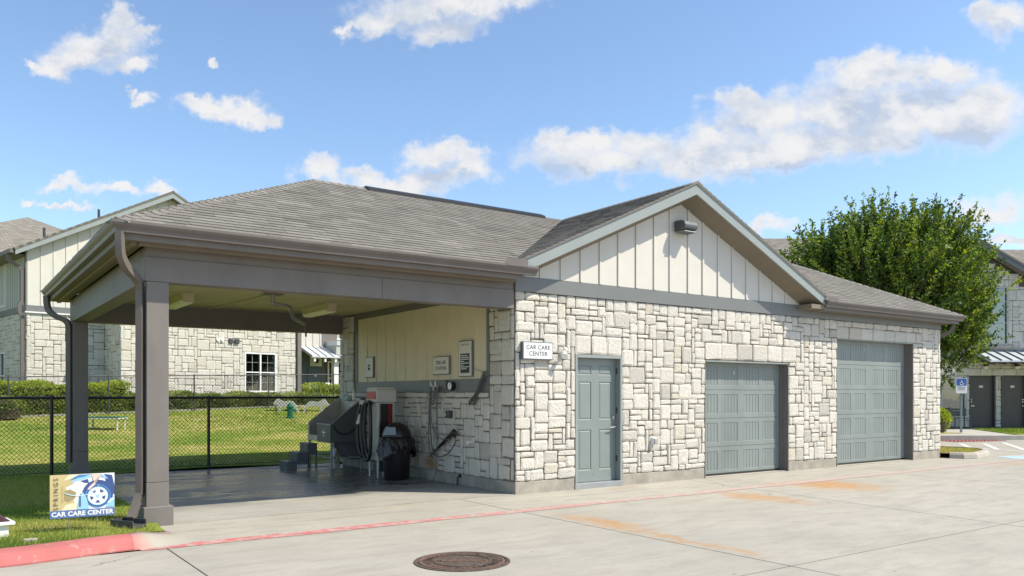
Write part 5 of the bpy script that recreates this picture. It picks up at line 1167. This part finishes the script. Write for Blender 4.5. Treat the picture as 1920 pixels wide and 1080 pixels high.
for k, (x, y) in enumerate(((12.75, 1.3), (13.6, 1.35))):
    ch = thing('patio_chair', ('white slatted patio chair left of the slate entry door' if k == 0 else 'white slatted patio chair in front of the slate entry door'), 'chair', MWa @ Vector((x, y, .95)), R(10.4), group='white patio chairs')
    BX(-.28, .28, -.28, .22, .38, .42).build('seat', M_WHITE, ch)
    for q in range(4): MB().prism([(-.26+q*.135, .20, .42), (-.15+q*.135, .20, .42), (-.15+q*.135, .36, 1.12+.05*(1.5-abs(q-1.5))), (-.26+q*.135, .36, 1.12+.05*(1.5-abs(q-1.5)))], (0, .02, 0)).build('back_slat', M_WHITE, ch)
    for sx in (-.30, .26):
        BX(sx, sx+.04, -.28, -.22, 0, .60).build('leg', M_WHITE, ch); BX(sx, sx+.04, .16, .22, 0, .60).build('leg', M_WHITE, ch); BX(sx-.03, sx+.07, -.32, .26, .601, .63).build('arm', M_WHITE, ch)
sheet('porch', 0, 1, 0, 1, 0, M_PAVE)
bpy.data.objects.remove(bpy.data.objects['porch'])
q = [MWa @ Vector(p) for p in ((10.25, .2, .945), (18, .2, .945), (18, 3.3, .945), (10.25, 3.3, .945))]; MB().prism([p - Vector((0, 0, .5)) for p in q], (0, 0, .5)).build('porch', M_PAVE, kind='structure')

# ================================================================== HEDGES
def hedge(label, M_, a0, a1, b0, b1, z0, z1, n, leafm, seed, L=.075, name='hedge', group=None, round_=0):
    rnd = random.Random(seed); c = M_ @ Vector(((a0+a1)/2, (b0+b1)/2, z0)); t = thing(name, label, 'hedge' if name == 'hedge' else 'shrub', c, group=group); mb = MB(); inv = c
    top = lambda a, b: z1 + .06*math.sin(a*2.3+b) + .05*math.sin(a*5.1+seed) - (.03 if True else 0)
    for _ in range(n):
        if round_:
            d_ = rvec(rnd); d_.z = abs(d_.z) if rnd.random() < .8 else d_.z; k = rnd.uniform(.72, 1.03); p = Vector(((a0+a1)/2 + d_.x*(a1-a0)/2*k, (b0+b1)/2 + d_.y*(b1-b0)/2*k, (z0+z1)/2 + d_.z*(z1-z0)/2*k)); out = d_
        else:
            a = rnd.uniform(a0, a1); f_ = rnd.random(); dep = rnd.random()**2*.25
            if f_ < .42: b = rnd.uniform(b0, b1); p = Vector((a, b, top(a, b)-dep)); out = Vector((0, 0, 1))
            elif f_ < .92: z = rnd.uniform(z0, top(a, b0)); p = Vector((a, b0+dep+.05*math.sin(a*3.1+z*4), z)); out = Vector((0, -1, .25))
            else: b = rnd.uniform(b0, b1); p = Vector((a0+dep, b, rnd.uniform(z0, z1))); out = Vector((-1, 0, .2))
        clump = .5 + .5*math.sin(p.x*5.3+p.z*7.1)*math.sin(p.y*4.7+p.x*2.2)
        mb.tone = min(1, max(0, rnd.gauss(.50, .18) + .34*(clump-.5) + (.20 if out.z > .8 else 0)))  # leaves on top set lighter, sunlight put into their tone
        d_ = (out*.8 + rvec(rnd)).normalized(); nn = rvec(rnd); l = L*rnd.uniform(.7, 1.4)
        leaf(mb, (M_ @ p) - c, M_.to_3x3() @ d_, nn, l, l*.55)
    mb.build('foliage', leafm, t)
    m_ = MB(); q = .12
    pts = [M_ @ Vector(p) - c for p in ((a0+q, b0+q+.12, z0), (a1-q, b0+q+.12, z0), (a1-q, b1-q, z0), (a0+q, b1-q, z0))]
    if round_: MB().lathe([(.02, 0), ((a1-a0)*.3, .1*(z1-z0)), ((a1-a0)*.40, .5*(z1-z0)), ((a1-a0)*.25, .85*(z1-z0)), (.02, .93*(z1-z0))], (0, 0, 0), 10).build('branches', M_BARK, t)
    else: m_.prism(pts, (0, 0, (z1-z0)-.16)).build('branches', mat('hedge_core', (.018, .025, .008), .95, var=.3, vscale=8), t)
    return t
hedge('tall bright green clipped hedge in front of the stone building corner', MWa, -3.6, 2.5, -3.0, -1.9, .70, 1.92, 15000, M_HEDGE, 41)
hedge('lower dark leaved hedge below the stone wall window', MWa, 2.62, 9.7, -3.1, -1.75, .80, 1.56, 15000, M_HEDGED, 42, L=.085)
hedge('bright green clipped hedge in front of the entry porch', MWa, 10.7, 15.5, -.9, .1, .85, 1.98, 9000, M_HEDGE, 43)
hedge('dark low shrub bed below the porch hedge', MWa, 9.9, 16, -2.9, -1.6, .85, 1.50, 8000, M_HEDGED, 44, L=.085)
I4 = Matrix.Identity(4)
hedge('rounded dark green shrub at the end of the far hedge', Matrix.Translation(MWa @ Vector((-1.6, -4.0, 0))), -.55, .55, -.5, .5, .70, 1.45, 1800, M_HEDGED, 45, name='shrub', round_=1)

# ================================================================== RIGHT-HAND APARTMENT BUILDING
Rb = thing('apartment_building', 'stone apartment building with white seamed awning and brown doors beyond the parking', 'building', (26.32, 6.87, 0), R(-35.2))
MWr = Matrix.Translation((26.32, 6.87, 0)) @ Matrix.Rotation(R(-35.2), 4, 'Z')
def rp(mb, name, m, **k): return mb.build(name, m, k.pop('parent', Rb), **k)
fR = lambda s, z, d_: (s, -d_, z); GA = 1.35
rp(MB().prism([(-10, .15, .1), (10, .15, .1), (10, .15, 5.0), (GA+4.4, .15, 5.0), (GA, .15, 7.45), (GA-4.4, .15, 5.0), (-10, .15, 5.0)], (0, 9, 0)), 'wall', M_MORTAR)
hl_ = [(1.04, 2.09, 0, 2.28), (2.32, 3.37, 0, 2.28), (-.12, .90, .87, 2.30), (.74, 1.60, 3.55, 5.92), (1.74, 2.62, 3.55, 5.92)]
wr = ashlar([-1.0, -.12, .74, .90, 1.04, 1.60, 1.74, 2.09, 2.32, 2.62, 3.37, 5.0], [.2, .87, 2.28, 2.30, 2.58, 3.26, 3.55, 5.92, 7.4], holes=hl_, fixed=[(1.0+k*.48, 1.48+k*.48, 2.30, 2.58) for k in range(5)], seed=51, unit=.14)
wr = [r_ for r_ in wr if (r_[3] < 7.30 - .557*abs((r_[0]+r_[1])/2-GA)) and r_[1]-r_[0] > .05 and r_[3]-r_[2] > .05]
lay_stones(Rb, [(wr, fR)], 300, MWr, seed=9, back=-.16)
window(Rb, fR, 1.74, 2.62, 3.55, 5.92, (), M_GREY_BB, M_GLASSG, rails=(.38, .745), blinds=False); window(Rb, fR, .74, 1.60, 3.55, 5.92, (), M_GREY_BB, M_GLASSG, rails=(.38, .745), blinds=False)
window(Rb, fR, -.12, .90, .87, 2.30, (), M_GREY_BB, M_GLASSG, rails=(.62,), blinds=False)
rp(BX(1.5, 2.75, -.06, -.001, 3.40, 3.54), 'window_sill', M_CURB); rp(BX(-1, 5, -.05, -.001, 3.262, 3.36), 'trim_band', M_BAND)
for x0, hx in ((1.04, 1.14), (2.32, 3.25)):
    dd = rp(BX(x0+.05, x0+1.0, .10, .14, .23, 2.25), 'door', M_BROWNDOOR, bevel=.004)
    rp(BX(x0+.44, x0+.60, .092, .099, 1.80, 1.90), 'number_plate', M_SIGNC, parent=dd)
    for z in (1.32, 1.22): rp(MB().tube([(hx, .10, z), (hx, .06, z)], .028, 8), 'lock', M_NICKEL, parent=dd)
    rp(BX(hx-.02, hx+.12, .05, .07, 1.05, 1.08), 'handle', M_NICKEL, parent=dd)
    rp(BX(x0, x0+.05, -.03, .2, .23, 2.28), 'jamb', M_BROWNDOOR); rp(BX(x0+1.0, x0+1.05, -.03, .2, .23, 2.28), 'jamb', M_BROWNDOOR)
aw = rp(MB().prism([(1.15, .0, 3.30), (1.15, -1.25, 2.86), (1.15, -1.25, 2.80), (1.15, .0, 3.20)], (5.2, 0, 0)), 'awning', M_AWN)
for k in range(13): x = 1.15 + k*.42; rp(MB().prism([(x, -.02, 3.345), (x, -1.26, 2.905), (x, -1.26, 2.86), (x, -.02, 3.30)], (.035, 0, 0)), 'seam', M_BAND, parent=aw)
for x in (1.4, 1.85, 2.3, 2.75, 3.2): rp(MB().prism([(x, -.02, 3.19), (x, -1.1, 2.79), (x, -1.1, 2.70), (x, -.02, 2.85)], (.06, 0, 0)), 'bracket', M_BROWNDOOR, parent=aw)
def rroof(pts): return far_roof(pts, 'roof', Rb)
rroof([(GA-5.0, -.45, 4.80), (GA-5.0, 9, 4.80), (GA, 9, 7.75), (GA, -.45, 7.75)]); rroof([(GA+5.0, 9, 4.80), (GA+5.0, -.45, 4.80), (GA, -.45, 7.75), (GA, 9, 7.75)])
for sg_ in (-1, 1):
    ex = GA+sg_*4.95
    rp(MB().prism([(GA, -.44, 7.66), (ex, -.44, 4.74), (ex, -.44, 4.52), (GA, -.44, 7.40)], (0, .05, 0)), 'rake_board', M_LAMP); rp(MB().prism([(GA, -.39, 7.46), (ex, -.39, 4.58), (ex, -.39, 4.55), (GA, -.39, 7.43)], (0, .39, 0)), 'soffit', M_TAUPE)
rroof([(-12, -.5, 5.0), (-.0, -.5, 5.0), (-.0, 5, 8.85), (-12, 5, 8.85)]); rroof([(3.0, 1.0, 5.6), (12, 1.0, 5.6), (12, 5, 8.33), (3.0, 5, 8.33)])
for x in (1.62, 2.88):
    pl_ = thing('porch_lamp', 'small wall lamp above the left brown door' if x < 2 else 'small wall lamp above the brown door with the panel marks', 'lamp', MWr @ Vector((x, -.03, 2.55)), R(-35.2), group='awning wall lamps')
    MB().lathe([(.04, .12), (.12, .16), (.10, .20), (.02, .22)], (0, -.12, 0), 10).build('shade', M_BLKPL, pl_); MB().lathe([(.03, 0), (.08, .03), (.09, .12)], (0, -.12, 0), 10).build('glass', M_WHITE, pl_); BX(-.03, .03, -.12, .0, .15, .19).build('arm', M_BLKPL, pl_)
def rpoly(pts, z0, z1, name, m, kind='structure'): q = [MWr @ Vector((a, b, z0)) for a, b in pts]; return MB().prism(q, (0, 0, z1-z0)).build(name, m, kind=kind)
rpoly([(-6, -5.9), (9, -5.9), (9, .02), (-6, .02)], -.03, .15, 'pavement', M_PAVE)
gp = rpoly([(.63, -.9), (8, -.9), (8, -5.5), (-.5, -5.5)], .151, .175, 'grass_bed', M_TURF); rpoly([(-4.5, -3.6), (-2.3, -3.2), (-1.7, -4.4), (-4.2, -4.8)], .151, .17, 'grass_bed', M_TURF)
rg = random.Random(15); mb = MB()
for _ in range(9000):
    b = rg.uniform(-5.45, -.95); a = rg.uniform(.63 - (b+.9)/(-4.6)*1.1, 7); p = MWr @ Vector((a, b, .17)); h_ = rg.uniform(.03, .07); w_ = rvec(rg)*.012; mb.tone = min(1, max(0, rg.gauss(.3, .15)))
    mb.f.append([mb.vert(p-w_), mb.vert(p+w_), mb.vert(p+Vector((rg.uniform(-.02, .02), rg.uniform(-.02, .02), h_)))])
mb.build('grass', M_GRASS, kind='stuff', label='green strip of grass in front of the brown doors', cat='grass', center=False)
hedge('round green shrub beside the accessible parking sign', Matrix.Translation((22.1, 5.0, 0)), -.5, .5, -.45, .45, .12, 1.05, 2600, M_HEDGE, 46, name='shrub', round_=1)
be = thing('patio_bench', 'small dark slatted bench under the ground floor window', 'bench', MWr @ Vector((.25, -.75, .15)), R(-35.2))
for q in range(4): BX(-.35, .35, -.2+q*.11, -.11+q*.11, .42, .45).build('seat_slat', M_DARKM, be)
for q in range(3): BX(-.35, .35, .21, .235, .52+q*.11, .60+q*.11).build('back_slat', M_DARKM, be)
for x in (-.32, .28):
    BX(x, x+.04, -.19, -.15, -.002, .419).build('leg', M_DARKM, be); BX(x, x+.04, .236, .27, -.002, .85).build('leg', M_DARKM, be)
# accessible parking sign
ps = thing('parking_sign', 'blue and white accessible parking sign on a slim grey post', 'sign', (23.29, 4.73, .15), R(-35.2))
BX(-.035, .035, -.02, .02, -.05, 1.97).build('post', mat('sign_post', (.16, .20, .21), .5), ps); BX(-.20, .20, -.032, -.022, 1.42, 1.97).build('plate', M_SIGNW, ps); BX(-.185, .185, -.0345, -.0325, 1.70, 1.955).build('blue_field', M_BLUE, ps)
def acc(pts, r_, name): MB().tube([(x, -.0375, z) for x, z in pts], r_, 6).build(name, M_WHITE, ps)
acc([(-.01+.055*math.cos(a), 1.785+.055*math.sin(a)) for a in [R(120+18*k) for k in range(14)]], .009, 'wheel_mark'); acc([(-.02, 1.885), (-.015, 1.815), (.035, 1.812), (.06, 1.755), (.085, 1.76)], .010, 'figure_mark'); acc([(-.022, 1.915), (-.022, 1.918)], .018, 'head_mark'); acc([(-.018, 1.855), (.03, 1.852)], .007, 'arm_mark')
for k, wd in enumerate((.30, .24, .28)): BX(-wd/2, wd/2, -.0342, -.0325, 1.635-k*.05, 1.655-k*.05).build('text_line', M_BLUE if k == 0 else M_SIGNF, ps)

# parking paint, islands
def flat(pts, z, m, name): return MB().poly([(x, y, z) for x, y in pts]).build(name, m, kind='structure')
def stripe(p, q, wd, z=.005, m=M_LINE, name='parking_line'):
    p, q = Vector((*p, 0)), Vector((*q, 0)); d_ = (q-p).normalized(); n_ = Vector((-d_.y, d_.x, 0))*wd/2; flat([(v_.x, v_.y) for v_ in (p-n_, q-n_, q+n_, p+n_)], z, m, name)
stripe((18.67, 2.53), (17.1, 1.52), .14); stripe((19.28, 2.1), (16.75, .59), .14); stripe((20.3, 2.0), (17.2, .1), .14); stripe((17.3, 2.45), (16.2, -.6), .10); stripe((20.8, 2.9), (23, .3), .1)
flat([(13.5, -1.30), (17.5, -2.0), (17.5, -1.25), (13.9, -.66)], .004, M_BLUEPAINT, 'parking_paint'); stripe((13.5, -1.30), (17.5, -2.0), .05, .006); stripe((13.9, -.66), (17.5, -1.25), .05, .006)
flat([(19.3, 3.0), (21.6, 2.4), (22.1, 3.4), (19.9, 4.1)], .005, M_PINK, 'tactile_pad')
rd = random.Random(19); mb = MB()
for i in range(14):
    for j in range(6):
        u_, v_ = (i+.5)/14, (j+.5)/6; x = 19.3 + 2.3*u_ + .6*v_; y = 3.0 - .6*u_ + 1.05*v_; mb.lathe([(.045, .005), (.03, .016), (.005, .018)], (x, y, 0), 6)
mb.build('tactile_domes', M_PINK, kind='stuff', label='raised domes of the dark red tactile pad', cat='paving')
isl = [(12.50, -.22), (12.62, -.50), (12.95, -.66), (13.6, -.55), (14.4, -.28), (14.9, .12), (15.05, .7), (14.9, 1.5)]
kerb('curb', isl[::1], .14, .16, M_CURB)
flat([(12.53, 6.4), (12.53, -.10), (12.75, -.40), (13.0, -.50), (13.6, -.38), (14.3, -.12), (14.75, .25), (14.87, .8), (14.8, 1.5), (14.8, 6.4)], .115, M_MULCH, 'planting_bed')
mb = MB()
for _ in range(5000):
    x, y = rg.uniform(12.6, 14.7), rg.uniform(-.45, 2.6)
    if y < -.35 + .28*(x-13.2) and x > 13.2: continue
    if y < -.3 and x < 12.8: continue
    p = Vector((x, y, .11)); w_ = rvec(rg)*.008; mb.tone = min(1, max(0, rg.gauss(.85, .15))); mb.f.append([mb.vert(p-w_), mb.vert(p+w_), mb.vert(p+Vector((rg.uniform(-.04, .04), rg.uniform(-.04, .04), rg.uniform(.02, .06))))])
mb.build('grass', M_GRASS, kind='stuff', label='dry straw grass on the kerbed island at the building end', cat='grass', center=False)
rpts = [(17.84+1.2*math.cos(k*.524), 4.29+1.2*math.sin(k*.524)) for k in range(12)]; flat(rpts, .012, M_MULCH, 'planting_bed')

# ================================================================== TREE
def tree(label, base, seed, lobes, nspray, trunk_h, L):
    rnd = random.Random(seed); t = thing('shade_tree', label, 'tree', base); tr = MB(); cr = MB(); b0 = Vector((0, 0, -.1))
    tr.tube([b0, Vector((.04, .02, .6)), Vector((.02, .08, trunk_h*.6)), Vector((.06, .05, trunk_h))], [.21, .17, .15, .14], 12)
    tips = []
    for (c_, r_, wgt) in lobes:
        for k in range(max(3, int(7*wgt))):
            d_ = rvec(rnd); d_.z = abs(d_.z)*.8; e = c_ + Vector((d_.x*r_.x, d_.y*r_.y, d_.z*r_.z))*.75; s_ = Vector((.06, .05, trunk_h*rnd.uniform(.75, 1))); mid = s_.lerp(e, .5) + Vector((0, 0, .25)) + rvec(rnd)*.2
            P_ = smooth_path([s_, mid, e], 4); tr.tube(P_, [.085*(1-i/len(P_))+.012 for i in range(len(P_))], 6); tips.append((mid, e))
            for q in range(3):
                f_ = rnd.uniform(.35, .9); o_ = s_.lerp(e, f_) + Vector((0, 0, .2)); e2 = o_ + rvec(rnd)*r_.x*.35 + Vector((0, 0, .2)); tr.tube([o_, o_.lerp(e2, .5)+rvec(rnd)*.08, e2], [.03, .02, .008], 5)
    tot = sum(l[2] for l in lobes)
    for _ in range(nspray):
        q = rnd.uniform(0, tot)
        for (c_, r_, wgt) in lobes:
            q -= wgt
            if q <= 0: break
        d_ = rvec(rnd)
        if d_.z < -.2 and rnd.random() < .5: d_.z *= -1
        k = rnd.random()**.42; bump = 1 + .16*math.sin(d_.x*7+seed)*math.sin(d_.y*6+d_.z*5) 
        p = c_ + Vector((d_.x*r_.x, d_.y*r_.y, d_.z*r_.z))*k*bump*.95
        g = (d_*.8 + Vector((0, 0, .62)) + rvec(rnd)*.45).normalized(); ln = rnd.uniform(.35, .85)*(1.5 if k > .82 and d_.z > .2 else .9)
        sprayt = rnd.gauss(0, .20) ; n_ = int(30*ln/.6)
        e = p + g*ln + Vector((0, 0, .06)); 
        if k > .7 and rnd.random() < .45: tr.tube([p, p.lerp(e, .6), e], [.010, .007, .003], 3, cap=False)
        for i in range(n_):
            f_ = rnd.random(); pos = p.lerp(e, f_) + rvec(rnd)*.05*(1.15-f_*.7); ld_ = (g*.5 + rvec(rnd)).normalized(); cr.tone = min(1, max(0, rnd.gauss(.50, .19) + sprayt)); l = L*rnd.uniform(.7, 1.3)
            leaf(cr, pos, ld_, rvec(rnd), l, l*.52)
    tr.build('trunk', M_BARK, t, smooth=True); cr.build('crown', M_LEAF, t); return t
R3, F3 = RT, FW
tree('broad leafy green tree rising behind the right end of the car care roof', (17.84, 4.29, 0), 77,
     [(Vector((0, 0, 4.5)), Vector((2.75, 2.6, 2.2)), 4.6), (R3*1.55 + Vector((0, 0, 3.9)), Vector((1.6, 1.5, 1.6)), 1.9), (R3*-1.9 + Vector((0, 0, 5.0)), Vector((1.3, 1.3, 1.15)), 1.3), (R3*-.5 + Vector((0, 0, 5.9)), Vector((1.4, 1.3, 1.05)), 1.2), (R3*1.2 + Vector((0, 0, 5.75)), Vector((1.25, 1.2, 1.15)), 1.2), (R3*1.4 + F3*-.5 + Vector((0, 0, 3.0)), Vector((1.1, 1.1, 1.0)), 1.2)], 4600, 2.3, .105)
